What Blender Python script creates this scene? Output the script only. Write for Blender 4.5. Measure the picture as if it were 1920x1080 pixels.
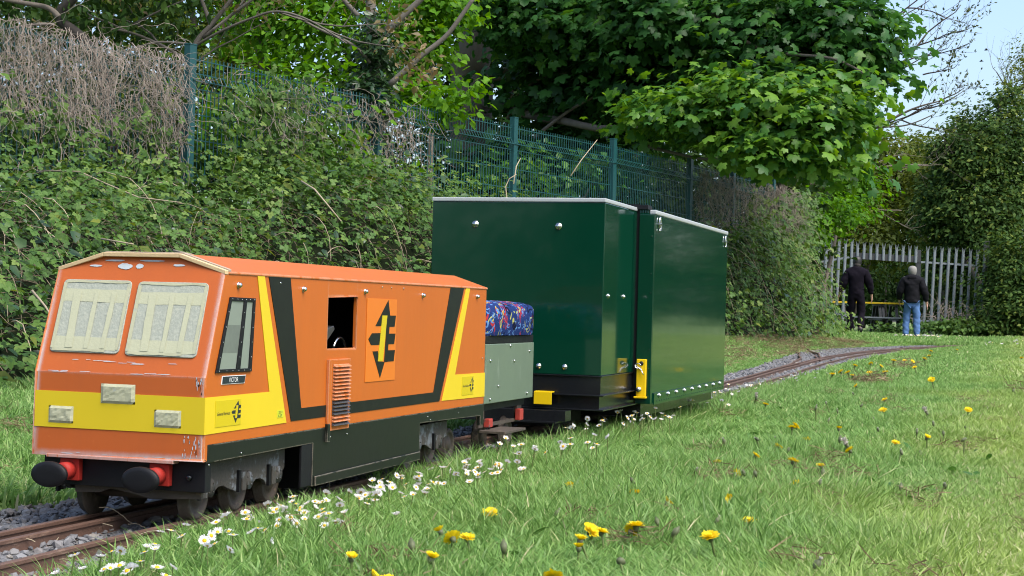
import bpy, bmesh, math, random
import numpy as np
from mathutils import Vector, Matrix, noise

random.seed(7)
rng = np.random.default_rng(11)
for o in list(bpy.data.objects):
    bpy.data.objects.remove(o)
scene = bpy.context.scene
COL = scene.collection

# ------------------------------------------------------------------ camera
cam_data = bpy.data.cameras.new("camera")
cam_data.lens = 58.043
cam_data.sensor_width = 36.0
cam_data.clip_start = 0.05
cam_data.clip_end = 600
cam = bpy.data.objects.new("camera", cam_data)
COL.objects.link(cam)
cam.matrix_world = Matrix(((0.954193, -0.022393, 0.298352, 1.514514), (0.297955, -0.019430, -0.954382, -2.556318), (0.027168, 0.999560, -0.011868, 0.393316), (0, 0, 0, 1)))
scene.camera = cam
cam_data.dof.use_dof = True
cam_data.dof.focus_distance = 3.6
cam_data.dof.aperture_fstop = 80.0

# ------------------------------------------------------------------ sky, sun, exposure
SUN_EL, SUN_AZ = math.radians(56), math.radians(118)      # azimuth clockwise from +Y: the light comes from the right, a little behind the viewer
world = bpy.data.worlds.new("World")
scene.world = world
world.use_nodes = True
wn = world.node_tree
sky = wn.nodes.new("ShaderNodeTexSky")
sky.sky_type = 'NISHITA'
sky.sun_disc = False
sky.sun_elevation = SUN_EL
sky.sun_rotation = SUN_AZ
sky.air_density = 1.0
sky.dust_density = 3.5
sky.ozone_density = 2.6
wn.links.new(sky.outputs[0], wn.nodes["Background"].inputs[0])
wn.nodes["Background"].inputs[1].default_value = 0.135
sun_data = bpy.data.lights.new("sun", 'SUN')
sun_data.energy = 1.8
sun_data.angle = math.radians(40)
sun_data.color = (1.0, 0.96, 0.89)
sun = bpy.data.objects.new("sun", sun_data)
COL.objects.link(sun)
sd = Vector((math.sin(SUN_AZ) * math.cos(SUN_EL), math.cos(SUN_AZ) * math.cos(SUN_EL), math.sin(SUN_EL)))
sun.rotation_euler = sd.to_track_quat('Z', 'Y').to_euler()
sun.location = (5, -5, 12)
vs = scene.view_settings
vs.view_transform = 'Standard'
vs.look = 'None'
vs.exposure = 1.22
vs.gamma = 1
vs.use_curve_mapping = False
scene.cycles.use_denoising = True
scene.cycles.max_bounces = 8
scene.cycles.filter_width = 1.05

# ------------------------------------------------------------------ materials
MATS = {}
def new_mat(name):
    m = bpy.data.materials.new(name)
    m.use_nodes = True
    MATS[name] = m
    nt = m.node_tree
    return m, nt, nt.nodes, nt.links, nt.nodes["Principled BSDF"]

def rgba(c, k=1.0):
    return (min(c[0] * k, 1), min(c[1] * k, 1), min(c[2] * k, 1), 1)

def mixc(n, l, fac, a, b):
    x = n.new("ShaderNodeMix"); x.data_type = 'RGBA'
    for s, v in ((x.inputs[0], fac), (x.inputs[6], a), (x.inputs[7], b)):
        if hasattr(v, "links"): l.new(v, s)
        else: s.default_value = v
    return x.outputs[2]

def ramp(n, l, src, stops):
    r = n.new("ShaderNodeValToRGB")
    while len(r.color_ramp.elements) < len(stops): r.color_ramp.elements.new(0.5)
    for e, (p, c) in zip(r.color_ramp.elements, stops):
        e.position = p
        e.color = c if len(c) == 4 else (*c, 1)
    l.new(src, r.inputs[0])
    return r.outputs[0]

def nz(n, l, scale, detail=4, rough=.55, coord="Object", stretch=None):
    tc = n.new("ShaderNodeTexCoord")
    t = n.new("ShaderNodeTexNoise")
    t.inputs["Scale"].default_value = scale
    t.inputs["Detail"].default_value = detail
    t.inputs["Roughness"].default_value = rough
    if stretch:
        mp = n.new("ShaderNodeMapping"); mp.inputs["Scale"].default_value = stretch
        l.new(tc.outputs[coord], mp.inputs[0]); l.new(mp.outputs[0], t.inputs[0])
    else:
        l.new(tc.outputs[coord], t.inputs[0])
    return t.outputs[0]

def mat(name, col, rough=.5, var=.12, scale=12, bump=0, bscale=60, metal=0, spec=.5, col2=None, patch=.55, coat=0, stretch=None):
    """a surface of one material: colour drifts a little, optional second colour in patches, fine relief"""
    m, nt, n, l, b = new_mat(name)
    c = mixc(n, l, nz(n, l, scale, stretch=stretch), rgba(col, 1 - var), rgba(col, 1 + var))
    if col2:
        f = ramp(n, l, nz(n, l, scale * 1.7, 6, .65, stretch=stretch), [(patch, (0, 0, 0)), (patch + .08, (1, 1, 1))])
        c = mixc(n, l, f, c, rgba(col2))
    l.new(c, b.inputs["Base Color"])
    rr = n.new("ShaderNodeMapRange")
    rr.inputs[3].default_value = max(rough - .08, 0.02); rr.inputs[4].default_value = min(rough + .1, 1)
    l.new(nz(n, l, scale * 2.3), rr.inputs[0]); l.new(rr.outputs[0], b.inputs["Roughness"])
    b.inputs["Metallic"].default_value = metal
    b.inputs["Specular IOR Level"].default_value = spec
    b.inputs["Coat Weight"].default_value = coat
    if bump:
        bp = n.new("ShaderNodeBump"); bp.inputs["Strength"].default_value = bump; bp.inputs["Distance"].default_value = .004
        l.new(nz(n, l, bscale, 5), bp.inputs["Height"]); l.new(bp.outputs[0], b.inputs["Normal"])
    return m

def worn_paint(name, col, chip, rough=.4, radius=.010, amount=.52, faded=None):
    """old brush paint, rubbed through to the undercoat where edges and corners catch"""
    m, nt, n, l, b = new_mat(name)
    c = mixc(n, l, nz(n, l, 5, 5), rgba(col, .90), rgba(col, 1.08))
    f = ramp(n, l, nz(n, l, 30, 5, .7, stretch=(1, .25, 1)), [(.62, (0, 0, 0)), (.80, (.5, .5, .5))])
    c = mixc(n, l, f, c, rgba(faded or col, 1.12))
    bv = n.new("ShaderNodeBevel"); bv.samples = 4; bv.inputs[0].default_value = radius
    g = n.new("ShaderNodeNewGeometry")
    d = n.new("ShaderNodeVectorMath"); d.operation = 'DOT_PRODUCT'
    l.new(bv.outputs[0], d.inputs[0]); l.new(g.outputs["Normal"], d.inputs[1])
    e = n.new("ShaderNodeMapRange"); e.inputs[1].default_value = 1.0; e.inputs[2].default_value = .94
    e.inputs[3].default_value = 0; e.inputs[4].default_value = .42
    l.new(d.outputs["Value"], e.inputs[0])
    a = n.new("ShaderNodeMath"); a.operation = 'ADD'
    l.new(e.outputs[0], a.inputs[0]); l.new(nz(n, l, 26, 8, .72, stretch=(2.2, 1, .6)), a.inputs[1])
    f2 = ramp(n, l, a.outputs[0], [(amount + .26, (0, 0, 0)), (amount + .32, (1, 1, 1))])
    ch = mixc(n, l, nz(n, l, 60), rgba(chip, .7), rgba(chip, 1.15))
    gr = ramp(n, l, nz(n, l, 7, 6, .7, stretch=(5, 5, .45)), [(.45, (0, 0, 0)), (.75, (.16, .16, .16))])
    c = mixc(n, l, gr, c, rgba((col[0] * .62 + .01, col[1] * .72 + .01, col[2] * .9 + .012)))
    l.new(mixc(n, l, f2, c, ch), b.inputs["Base Color"])
    b.inputs["Roughness"].default_value = rough; b.inputs["Specular IOR Level"].default_value = .28
    bp = n.new("ShaderNodeBump"); bp.inputs["Strength"].default_value = .12; bp.inputs["Distance"].default_value = .002
    l.new(nz(n, l, 45, 3), bp.inputs["Height"]); l.new(bp.outputs[0], b.inputs["Normal"])
    return m

def leaf_mat(name, stops, transl=.35, rough=.5, spec=.35):
    m, nt, n, l, b = new_mat(name)
    at = n.new("ShaderNodeAttribute"); at.attribute_name = "rnd"
    c = ramp(n, l, at.outputs["Fac"], stops)
    l.new(c, b.inputs["Base Color"])
    b.inputs["Roughness"].default_value = rough
    b.inputs["Specular IOR Level"].default_value = spec
    tr = n.new("ShaderNodeBsdfTranslucent")
    hs = n.new("ShaderNodeHueSaturation"); hs.inputs["Hue"].default_value = .485; hs.inputs["Saturation"].default_value = 1.1; hs.inputs["Value"].default_value = 1.3
    l.new(c, hs.inputs["Color"]); l.new(hs.outputs[0], tr.inputs[0])
    mx = n.new("ShaderNodeMixShader"); mx.inputs[0].default_value = transl
    l.new(b.outputs[0], mx.inputs[1]); l.new(tr.outputs[0], mx.inputs[2])
    l.new(mx.outputs[0], n["Material Output"].inputs[0])
    return m

ORANGE = worn_paint("orange_paint", (.455, .112, .014), (.55, .25, .14), .42, .006, .56, faded=(.48, .135, .028))
NOSE = worn_paint("rubbed_orange_paint", (.455, .103, .022), (.46, .38, .36), .5, .015, .50, faded=(.52, .16, .052))
YELLOW = mat("yellow_paint", (.62, .465, .018), .42, .07, 6, spec=.3)
DARKGREEN = worn_paint("dark_skirt_paint", (.0085, .0112, .0080), (.22, .19, .15), .42, .004, .56)
STRIPE = mat("charcoal_stripe_paint", (.0105, .0125, .0085), .5, .15, 8, spec=.2)
BLACK = mat("black_paint", (.008, .008, .0095), .5, .3, 14, .1, 80, col2=(.04, .04, .04), patch=.70, spec=.22)
BLACKGLOSS = mat("black_chassis_paint", (.009, .010, .012), .22, .25, 9)
RED = mat("red_paint", (.30, .020, .014), .6, .25, 16, .08, spec=.25)
FADEDRED = mat("worn_red_paint", (.34, .035, .022), .6, .2, 30, .15, col2=(.07, .05, .045), patch=.58)
STEELGREY = mat("bogie_grey", (.058, .053, .045), .7, .4, 12, .6, 70, col2=(.145, .160, .170), patch=.52, spec=.25)
GRIME = mat("oily_grime", (.060, .046, .034), .7, .4, 18, .5, 90, col2=(.125, .09, .06), patch=.6)
RUST = mat("rusty_steel", (.115, .058, .038), .78, .35, 14, .5, 120, col2=(.20, .105, .065), patch=.55, stretch=(1, .35, 1))
RAILTOP = mat("rail_steel_brown", (.115, .065, .046), .55, .3, 20, .35, 140, metal=.15, col2=(.21, .14, .10), patch=.57, stretch=(1, .3, 1))
CREAM = mat("masking_tape_cream", (.40, .405, .275), .7, .03, 25, .12, 160)
TAPEGREY = mat("masking_film_grey", (.305, .325, .270), .7, .07, 70, .22, 240, col2=(.345, .36, .295), patch=.5)
TAPEPALE = mat("crumpled_tape", (.385, .385, .255), .7, .08, 40, .12, 130, col2=(.31, .33, .275), patch=.60)
WOOD = mat("bare_pine", (.55, .40, .22), .7, .2, 8, .3, 90, stretch=(.3, 6, 6))
FILLER = mat("grey_filler", (.43, .47, .50), .8, .08, 40, .2)
PANE = mat("frosted_pane", (.20, .235, .195), .3, .10, 6)
WHITE = mat("white_print", (.72, .72, .70), .5, .03)
NAVY = mat("name_plate_black", (.012, .018, .028), .35, .1)
LOGOORANGE = mat("orange_sticker", (.60, .155, .010), .40, .04, 6)
DECAL = mat("yellow_sticker", (.52, .41, .004), .4, .04)
TAG = mat("lime_sticker", (.50, .55, .03), .4, .05)
CHROME = mat("bright_steel", (.62, .62, .63), .22, .08, 40, metal=1)
GREYBOX = mat("grey_green_panel", (.125, .168, .118), .38, .07, 5, .05, 30, col2=(.165, .210, .155), patch=.62, stretch=(3, 3, .7))
GREENCAR = mat("dark_green_enamel", (.0015, .034, .0175), .07, .08, 3, spec=.5, coat=.2)
TRIM = mat("silver_edge_trim", (.38, .40, .40), .35, .05, 20)
BRIGHTYEL = mat("yellow_bracket_paint", (.72, .48, .006), .3, .05, 10)
TEAL = mat("fence_green_coating", (.006, .058, .062), .45, .2, 6)
GALV = mat("galvanised_steel", (.165, .19, .205), .5, .22, 8, .1, 60)
DARKSTEEL = mat("dark_gate_steel", (.025, .027, .03), .55, .2)
SLEEPER = mat("grey_sleeper", (.11, .095, .085), .85, .3, 20, .5, 60)
BARK = mat("grey_brown_bark", (.115, .096, .076), .9, .35, 8, .9, 40, stretch=(1, 1, .25))
PALEBARK = mat("pale_bark", (.105, .092, .075), .9, .3, 8, .8, 40, stretch=(1, 1, .3))
DEADVINE = mat("dead_vine", (.27, .225, .185), .9, .55, 3.5, .2)
STRAW = mat("dry_bramble_stem", (.33, .27, .18), .85, .25, 7)
SKIN = mat("skin", (.45, .26, .19), .5, .08)
HAIRGREY = mat("grey_hair", (.22, .21, .195), .8, .2, 60, .6, 150)
SUIT = mat("black_boilersuit_cloth", (.008, .0065, .011), .9, .3, 10, .5, 25, spec=.08)
JACKET = mat("black_jacket_cloth", (.0075, .0075, .010), .8, .3, 9, .5, 22, spec=.12)
JEANS = mat("blue_denim", (.065, .145, .33), .85, .3, 9, .4, 30)
BOOT = mat("black_boot_leather", (.012, .012, .012), .5, .2)

def seat_mat():
    m, nt, n, l, b = new_mat("blue_moquette")
    c = mixc(n, l, nz(n, l, 90, 4), (.006, .016, .075, 1), (.018, .042, .16, 1))
    for k, (col, sc, st, th) in enumerate((((.34, .030, .035), 15, (1, 1.8, .8), .615), ((.36, .36, .10), 19, (2.2, 1, .9), .640), ((.09, .20, .42), 24, (1, 1, 2.0), .61), ((.004, .006, .02), 14, (1.5, 1, 1), .63))):
        tc = n.new("ShaderNodeTexCoord")
        mp = n.new("ShaderNodeMapping"); mp.inputs["Scale"].default_value = st; mp.inputs["Location"].default_value = (k * 3.3, k * 1.7, 0)
        mp.inputs["Rotation"].default_value = (.3 * k, .5 * k, .8 * k)
        t = n.new("ShaderNodeTexNoise"); t.inputs["Scale"].default_value = sc; t.inputs["Detail"].default_value = 1; t.inputs["Distortion"].default_value = 1.6
        l.new(tc.outputs["Object"], mp.inputs[0]); l.new(mp.outputs[0], t.inputs[0])
        f = ramp(n, l, t.outputs[0], [(th - .02, (0, 0, 0)), (th, (1, 1, 1)), (th + .05, (1, 1, 1)), (th + .07, (0, 0, 0))])
        c = mixc(n, l, f, c, (*col, 1))
    l.new(c, b.inputs["Base Color"]); b.inputs["Roughness"].default_value = .95; b.inputs["Specular IOR Level"].default_value = .1
    bp = n.new("ShaderNodeBump"); bp.inputs["Strength"].default_value = .5; bp.inputs["Distance"].default_value = .002
    l.new(nz(n, l, 260, 2), bp.inputs["Height"]); l.new(bp.outputs[0], b.inputs["Normal"])
    return m
SEAT = seat_mat()

L_SYC = leaf_mat("sycamore_leaf", [(0, (.024, .080, .020)), (.5, (.046, .145, .028)), (.75, (.092, .22, .026)), (1, (.16, .30, .030))], .42, .45)
L_BRAMBLE = leaf_mat("bramble_leaf", [(0, (.026, .060, .014)), (.45, (.068, .146, .029)), (.8, (.100, .185, .034)), (1, (.155, .225, .050))], .32, .5, .25)
L_BRIGHT = leaf_mat("fresh_spring_leaf", [(0, (.045, .135, .010)), (.6, (.095, .235, .014)), (1, (.17, .33, .022))], .45, .5, .15)
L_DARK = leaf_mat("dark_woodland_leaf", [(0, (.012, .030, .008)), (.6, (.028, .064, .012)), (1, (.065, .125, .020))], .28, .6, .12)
L_IVY = leaf_mat("ivy_leaf", [(0, (.010, .030, .010)), (.6, (.024, .062, .018)), (1, (.055, .105, .030))], .2, .38, .5)
L_OLIVE = leaf_mat("olive_spring_leaf", [(0, (.040, .066, .010)), (.6, (.095, .135, .018)), (1, (.17, .205, .032))], .38, .55, .2)
L_RIGHT = leaf_mat("hedge_leaf", [(0, (.014, .038, .010)), (.55, (.036, .080, .018)), (.9, (.085, .145, .030)), (1, (.16, .20, .04))], .30, .6, .12)
L_BUD = leaf_mat("opening_bud", [(0, (.05, .075, .03)), (1, (.11, .13, .05))], .2)
L_DANDELION = leaf_mat("dandelion_leaf", [(0, (.040, .110, .020)), (1, (.075, .19, .035))], .35, .5, .25)

def petal_mat(name, col, tr=.3):
    m = leaf_mat(name, [(0, tuple(c * .85 for c in col)), (1, col)], tr, .6, .2)
    return m
P_YEL = petal_mat("dandelion_petal", (.80, .63, .014), .25)
P_WHITE = petal_mat("daisy_petal", (.80, .78, .79), .45)
P_CENT = petal_mat("daisy_centre", (.75, .46, .02), .1)
P_STEM = leaf_mat("flower_stem", [(0, (.10, .17, .04)), (1, (.19, .22, .08))], .2)
P_CLOCK = leaf_mat("seed_fluff", [(0, (.42, .38, .33)), (1, (.62, .58, .54))], .3)
P_BUD = leaf_mat("closed_flower_bud", [(0, (.085, .10, .05)), (1, (.15, .17, .08))], .15)

def grass_mat():
    m, nt, n, l, b = new_mat("grass_blade")
    at = n.new("ShaderNodeAttribute"); at.attribute_name = "rnd"
    tp = n.new("ShaderNodeAttribute"); tp.attribute_name = "tip"
    oi = n.new("ShaderNodeObjectInfo")
    ad = n.new("ShaderNodeMath"); ad.operation = 'MULTIPLY_ADD'; ad.inputs[1].default_value = .35
    l.new(oi.outputs["Random"], ad.inputs[0])
    sb = n.new("ShaderNodeMath"); sb.operation = 'MULTIPLY'; sb.inputs[1].default_value = .70
    l.new(at.outputs["Fac"], sb.inputs[0]); l.new(sb.outputs[0], ad.inputs[2])
    green = ramp(n, l, ad.outputs[0], [(0, (.085, .185, .036)), (.45, (.170, .335, .070)), (.78, (.275, .440, .120)), (.91, (.39, .49, .18)), (1, (.56, .51, .29))])
    lime = ramp(n, l, ad.outputs[0], [(0, (.165, .250, .040)), (.5, (.300, .420, .080)), (.78, (.410, .510, .140)), (1, (.66, .61, .37))])
    g = n.new("ShaderNodeNewGeometry")
    sx = n.new("ShaderNodeSeparateXYZ"); l.new(g.outputs["Position"], sx.inputs[0])
    t = n.new("ShaderNodeTexNoise"); t.inputs["Scale"].default_value = .9; t.inputs["Detail"].default_value = 4
    l.new(g.outputs["Position"], t.inputs[0])
    # the regularly mown strip away from the line is yellower
    ma = n.new("ShaderNodeMath"); ma.operation = 'MULTIPLY_ADD'; ma.inputs[1].default_value = 1.5; 
    l.new(t.outputs[0], ma.inputs[0]); l.new(sx.outputs[0], ma.inputs[2])
    f = n.new("ShaderNodeMapRange"); f.inputs[1].default_value = 1.75; f.inputs[2].default_value = 2.35
    l.new(ma.outputs[0], f.inputs[0])
    c = mixc(n, l, f.outputs[0], green, lime)
    base = mixc(n, l, tp.outputs["Fac"], (.15, .17, .055, 1), c)
    base = mixc(n, l, .75, base, c)
    l.new(base, b.inputs["Base Color"])
    b.inputs["Roughness"].default_value = .45; b.inputs["Specular IOR Level"].default_value = .4
    tr = n.new("ShaderNodeBsdfTranslucent"); l.new(base, tr.inputs[0])
    mx = n.new("ShaderNodeMixShader"); mx.inputs[0].default_value = .45
    l.new(b.outputs[0], mx.inputs[1]); l.new(tr.outputs[0], mx.inputs[2])
    l.new(mx.outputs[0], n["Material Output"].inputs[0])
    return m
GRASS = grass_mat()
THATCH = leaf_mat("dry_grass_thatch", [(0, (.10, .065, .032)), (.6, (.20, .14, .075)), (1, (.32, .26, .15))], .15, .8)

def ground_mat():
    m, nt, n, l, b = new_mat("lawn_soil")
    c = mixc(n, l, ramp(n, l, nz(n, l, 1.3, 6), [(.35, (0, 0, 0)), (.65, (1, 1, 1))]), (.095, .155, .038, 1), (.150, .225, .062, 1))
    f = ramp(n, l, nz(n, l, 9, 6, .7), [(.50, (0, 0, 0)), (.62, (1, 1, 1))])
    c = mixc(n, l, f, c, (.14, .125, .065, 1))
    l.new(c, b.inputs["Base Color"]); b.inputs["Roughness"].default_value = .95
    bp = n.new("ShaderNodeBump"); bp.inputs["Strength"].default_value = .8; bp.inputs["Distance"].default_value = .02
    l.new(nz(n, l, 70, 5), bp.inputs["Height"]); l.new(bp.outputs[0], b.inputs["Normal"])
    return m
GROUND = ground_mat()
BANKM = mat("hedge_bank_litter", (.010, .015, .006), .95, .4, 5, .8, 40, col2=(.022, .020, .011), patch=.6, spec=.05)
BALLASTBED = mat("ballast_bed", (.10, .10, .10), .95, .4, 70, 1.0, 110, col2=(.2, .2, .2), patch=.52)
def stone_mat():
    m, nt, n, l, b = new_mat("grey_chippings")
    oi = n.new("ShaderNodeObjectInfo")
    c = ramp(n, l, oi.outputs["Random"], [(0, (.055, .058, .066)), (.5, (.15, .15, .155)), (.8, (.25, .25, .255)), (.9, (.17, .13, .10)), (1, (.32, .29, .24))])
    c = mixc(n, l, nz(n, l, 55, 5), c, (.11, .11, .115, 1))
    l.new(c, b.inputs["Base Color"]); b.inputs["Roughness"].default_value = .75
    return m
STONE = stone_mat()

# ------------------------------------------------------------------ object helpers
def props(o, label=None, cat=None, group=None, kind=None):
    if label: o["label"] = label
    if cat: o["category"] = cat
    if group: o["group"] = group
    if kind: o["kind"] = kind
    return o

def link(name, me, m=None, parent=None, kind=None):
    if m is not None:
        for x in (m if isinstance(m, (list, tuple)) else [m]): me.materials.append(x)
    o = bpy.data.objects.new(name, me)
    COL.objects.link(o)
    if parent is not None: o.parent = parent
    if kind: o["kind"] = kind
    return o

def thing(name, label, cat, loc=(0, 0, 0), rz=0, group=None):
    o = bpy.data.objects.new(name, None)
    COL.objects.link(o)
    o.location = loc; o.rotation_euler = (0, 0, rz); o.empty_display_size = .1
    return props(o, label, cat, group)

class MB:
    """collects plain shapes, links them as one mesh object"""
    def __init__(s): s.v = []; s.f = []; s.sm = []
    def add(s, vs, fs, smooth=False):
        k = len(s.v); s.v += [tuple(v) for v in vs]
        for f in fs: s.f.append([k + i for i in f]); s.sm.append(smooth)
        return s
    def poly(s, pts): return s.add(pts, [list(range(len(pts)))])
    def box(s, a, b, ch=0.0):
        """box between two corners; ch = chamfer of every edge"""
        bm = bmesh.new()
        bmesh.ops.create_cube(bm, size=1)
        for v in bm.verts:
            v.co = Vector([(a[i] + b[i]) / 2 + v.co[i] * (b[i] - a[i]) for i in range(3)])
        if ch: bmesh.ops.bevel(bm, geom=bm.edges[:], offset=ch, segments=2, affect='EDGES', profile=.6)
        bm.verts.index_update()
        s.add([v.co[:] for v in bm.verts], [[v.index for v in f.verts] for f in bm.faces])
        bm.free(); return s
    def prism(s, pts, d):
        """a flat outline pushed along the vector d"""
        n = len(pts); q = [tuple(p[i] + d[i] for i in range(3)) for p in pts]
        return s.add(list(pts) + q, [list(range(n))[::-1], list(range(n, 2 * n))] + [[i, (i + 1) % n, n + (i + 1) % n, n + i] for i in range(n)])
    def tube(s, pts, r, n=8, caps=True):
        pts = [Vector(p) for p in pts]
        if not hasattr(r, "__len__"): r = [r] * len(pts)
        ring = []; up = None
        for i, p in enumerate(pts):
            t = (pts[min(i + 1, len(pts) - 1)] - pts[max(i - 1, 0)])
            t = t.normalized() if t.length > 1e-9 else Vector((0, 0, 1))
            if up is None:
                up = t.orthogonal().normalized()
            up = (up - t * up.dot(t)); up = up.normalized() if up.length > 1e-6 else t.orthogonal().normalized()
            w = t.cross(up)
            ring.append([p + (up * math.cos(2 * math.pi * k / n) + w * math.sin(2 * math.pi * k / n)) * r[i] for k in range(n)])
        vs = [v[:] for rg in ring for v in rg]
        fs = [[i * n + k, i * n + (k + 1) % n, (i + 1) * n + (k + 1) % n, (i + 1) * n + k] for i in range(len(pts) - 1) for k in range(n)]
        if caps: fs += [list(range(n))[::-1], [(len(pts) - 1) * n + k for k in range(n)]]
        return s.add(vs, fs, n > 5)
    def cyl(s, a, b, r, n=20): return s.tube([a, b], r, n)
    def dome(s, c, ax, r, h, n=10):
        c = Vector(c); ax = Vector(ax).normalized()
        return s.tube([c, c + ax * h * .55, c + ax * h * .9, c + ax * h], [r, r * .92, r * .6, r * .15], n)
    def build(s, name, m, parent=None, kind=None, bevel=0):
        me = bpy.data.meshes.new(name)
        me.from_pydata(s.v, [], s.f)
        bm = bmesh.new(); bm.from_mesh(me)
        bmesh.ops.recalc_face_normals(bm, faces=bm.faces); bm.to_mesh(me); bm.free()
        if any(s.sm):
            me.polygons.foreach_set("use_smooth", s.sm)
        o = link(name, me, m, parent, kind)
        if bevel:
            b = o.modifiers.new("bevel", 'BEVEL'); b.width = bevel; b.segments = 2; b.limit_method = 'ANGLE'; b.angle_limit = math.radians(25)
        return o

def np_mesh(name, V, Fc, m=None, parent=None, kind=None, rnd=None, tip=None, smooth=False, do_link=True):
    """mesh from arrays: V (n,3), Fc (m,k) faces all of k corners; rnd/tip per vertex"""
    V = np.asarray(V, dtype=np.float32).reshape(-1, 3); Fc = np.asarray(Fc, dtype=np.int32)
    me = bpy.data.meshes.new(name)
    me.vertices.add(len(V)); me.vertices.foreach_set("co", V.ravel())
    k = Fc.shape[1]
    me.loops.add(Fc.size); me.loops.foreach_set("vertex_index", Fc.ravel())
    me.polygons.add(len(Fc)); me.polygons.foreach_set("loop_start", np.arange(0, Fc.size, k, dtype=np.int32))
    if smooth: me.polygons.foreach_set("use_smooth", np.ones(len(Fc), dtype=bool))
    me.update(calc_edges=True)
    for nm, a in (("rnd", rnd), ("tip", tip)):
        if a is not None:
            at = me.attributes.new(nm, 'FLOAT', 'POINT'); at.data.foreach_set("value", np.asarray(a, dtype=np.float32))
    if not do_link:
        if m is not None: me.materials.append(m)
        return me
    return link(name, me, m, parent, kind)

def norm(a): return a / np.maximum(np.linalg.norm(a, axis=-1, keepdims=True), 1e-9)

# ---- leaf outlines: x across, y towards the tip, z out of the face
def fan(outline, mid):
    v = [mid] + outline; n = len(outline)
    return np.array(v, float), np.array([[0, 1 + i, 1 + (i + 1) % n] for i in range(n)])
LEAF_OVAL = (np.array([(0, 0, 0), (.26, .35, .06), (0, 1, -.06), (-.26, .35, .06)], float), np.array([(0, 1, 2), (0, 2, 3)]))
LEAF_WIDE = (np.array([(0, 0, 0), (.34, .22, .07), (.24, .68, .04), (0, 1, -.08), (-.24, .68, .04), (-.34, .22, .07)], float), np.array([(0, 1, 2), (0, 2, 3), (0, 3, 4), (0, 4, 5)]))
def sycamore_outline():
    pr = [(-90, .12), (-45, .50), (-12, .66), (10, .56), (26, .84), (42, .86), (60, .60), (76, .86), (90, 1.0), (104, .86), (120, .60), (138, .86), (154, .84), (170, .56), (192, .66), (225, .50)]
    return fan([(math.cos(math.radians(a)) * r * .78, .30 + math.sin(math.radians(a)) * r * .70, -.22 * r * r) for a, r in pr], (0, .34, .03))
LEAF_SYC = sycamore_outline()
def compound():
    V, Fc = [], []
    for a, off in ((0, (0, .35)), (68, (.05, .25)), (-68, (-.05, .25))):
        c, s_ = math.cos(math.radians(a)), math.sin(math.radians(a))
        k = sum(len(x) for x in V)
        v = LEAF_WIDE[0].copy() * (.62 if a == 0 else .54); v[:, 0] *= 1.45
        x = v[:, 0] * c + v[:, 1] * s_ + off[0]; y = -v[:, 0] * s_ + v[:, 1] * c + off[1]
        V.append(np.stack([x, y, v[:, 2] - .12 * np.hypot(x, y - .3)], 1)); Fc.append(LEAF_WIDE[1] + k)
    return np.concatenate(V), np.concatenate(Fc)
LEAF_BRAMBLE = compound()

def leaf_frames(P, N, T):
    Z = norm(N); Y = norm(T - Z * (T * Z).sum(1, keepdims=True)); X = np.cross(Y, Z)
    return X, Y, Z
def leaves_arrays(proto, P, N, T, size, rnd):
    X, Y, Z = leaf_frames(P, N, T)
    v, f = proto; k = len(v)
    V = P[:, None, :] + size[:, None, None] * (v[None, :, 0:1] * X[:, None] + v[None, :, 1:2] * Y[:, None] + v[None, :, 2:3] * Z[:, None])
    Fc = (f[None] + (np.arange(len(P)) * k)[:, None, None]).reshape(-1, 3)
    return V.reshape(-1, 3), Fc, np.repeat(rnd, k)
def leaf_mesh(name, proto, P, N, T, size, rnd, m, parent, kind="stuff"):
    V, Fc, R = leaves_arrays(proto, P, N, T, size, rnd)
    return np_mesh(name, V, Fc, m, parent, kind, rnd=R)

def crown_points(clumps, n, per=12, spread=.22, shell=.45, flat=1.0, jag_=.22):
    """leaf positions in sprays spread through ellipsoids (centre, radii); returns positions, outward directions, spray ids"""
    w = np.array([c[1][0] * c[1][1] * c[1][2] for c in clumps]) ** .66; w /= w.sum()
    ns = max(1, n // per)
    ci = rng.choice(len(clumps), ns, p=w)
    C_ = np.array([c[0] for c in clumps], float)[ci]; R_ = np.array([c[1] for c in clumps], float)[ci]
    d = norm(rng.normal(size=(ns, 3)))
    r = (shell + (1 - shell) * rng.random(ns) ** .8)[:, None]
    jag = (1 + jag_ * rng.normal(size=(ns, 1)))
    tips = C_ + d * R_ * r * jag
    sid = np.repeat(np.arange(ns), per)
    sp = np.array([spread, spread, spread * .45 * flat])
    P = tips[sid] + rng.normal(size=(len(sid), 3)) * sp
    return P, d[sid], sid

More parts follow.
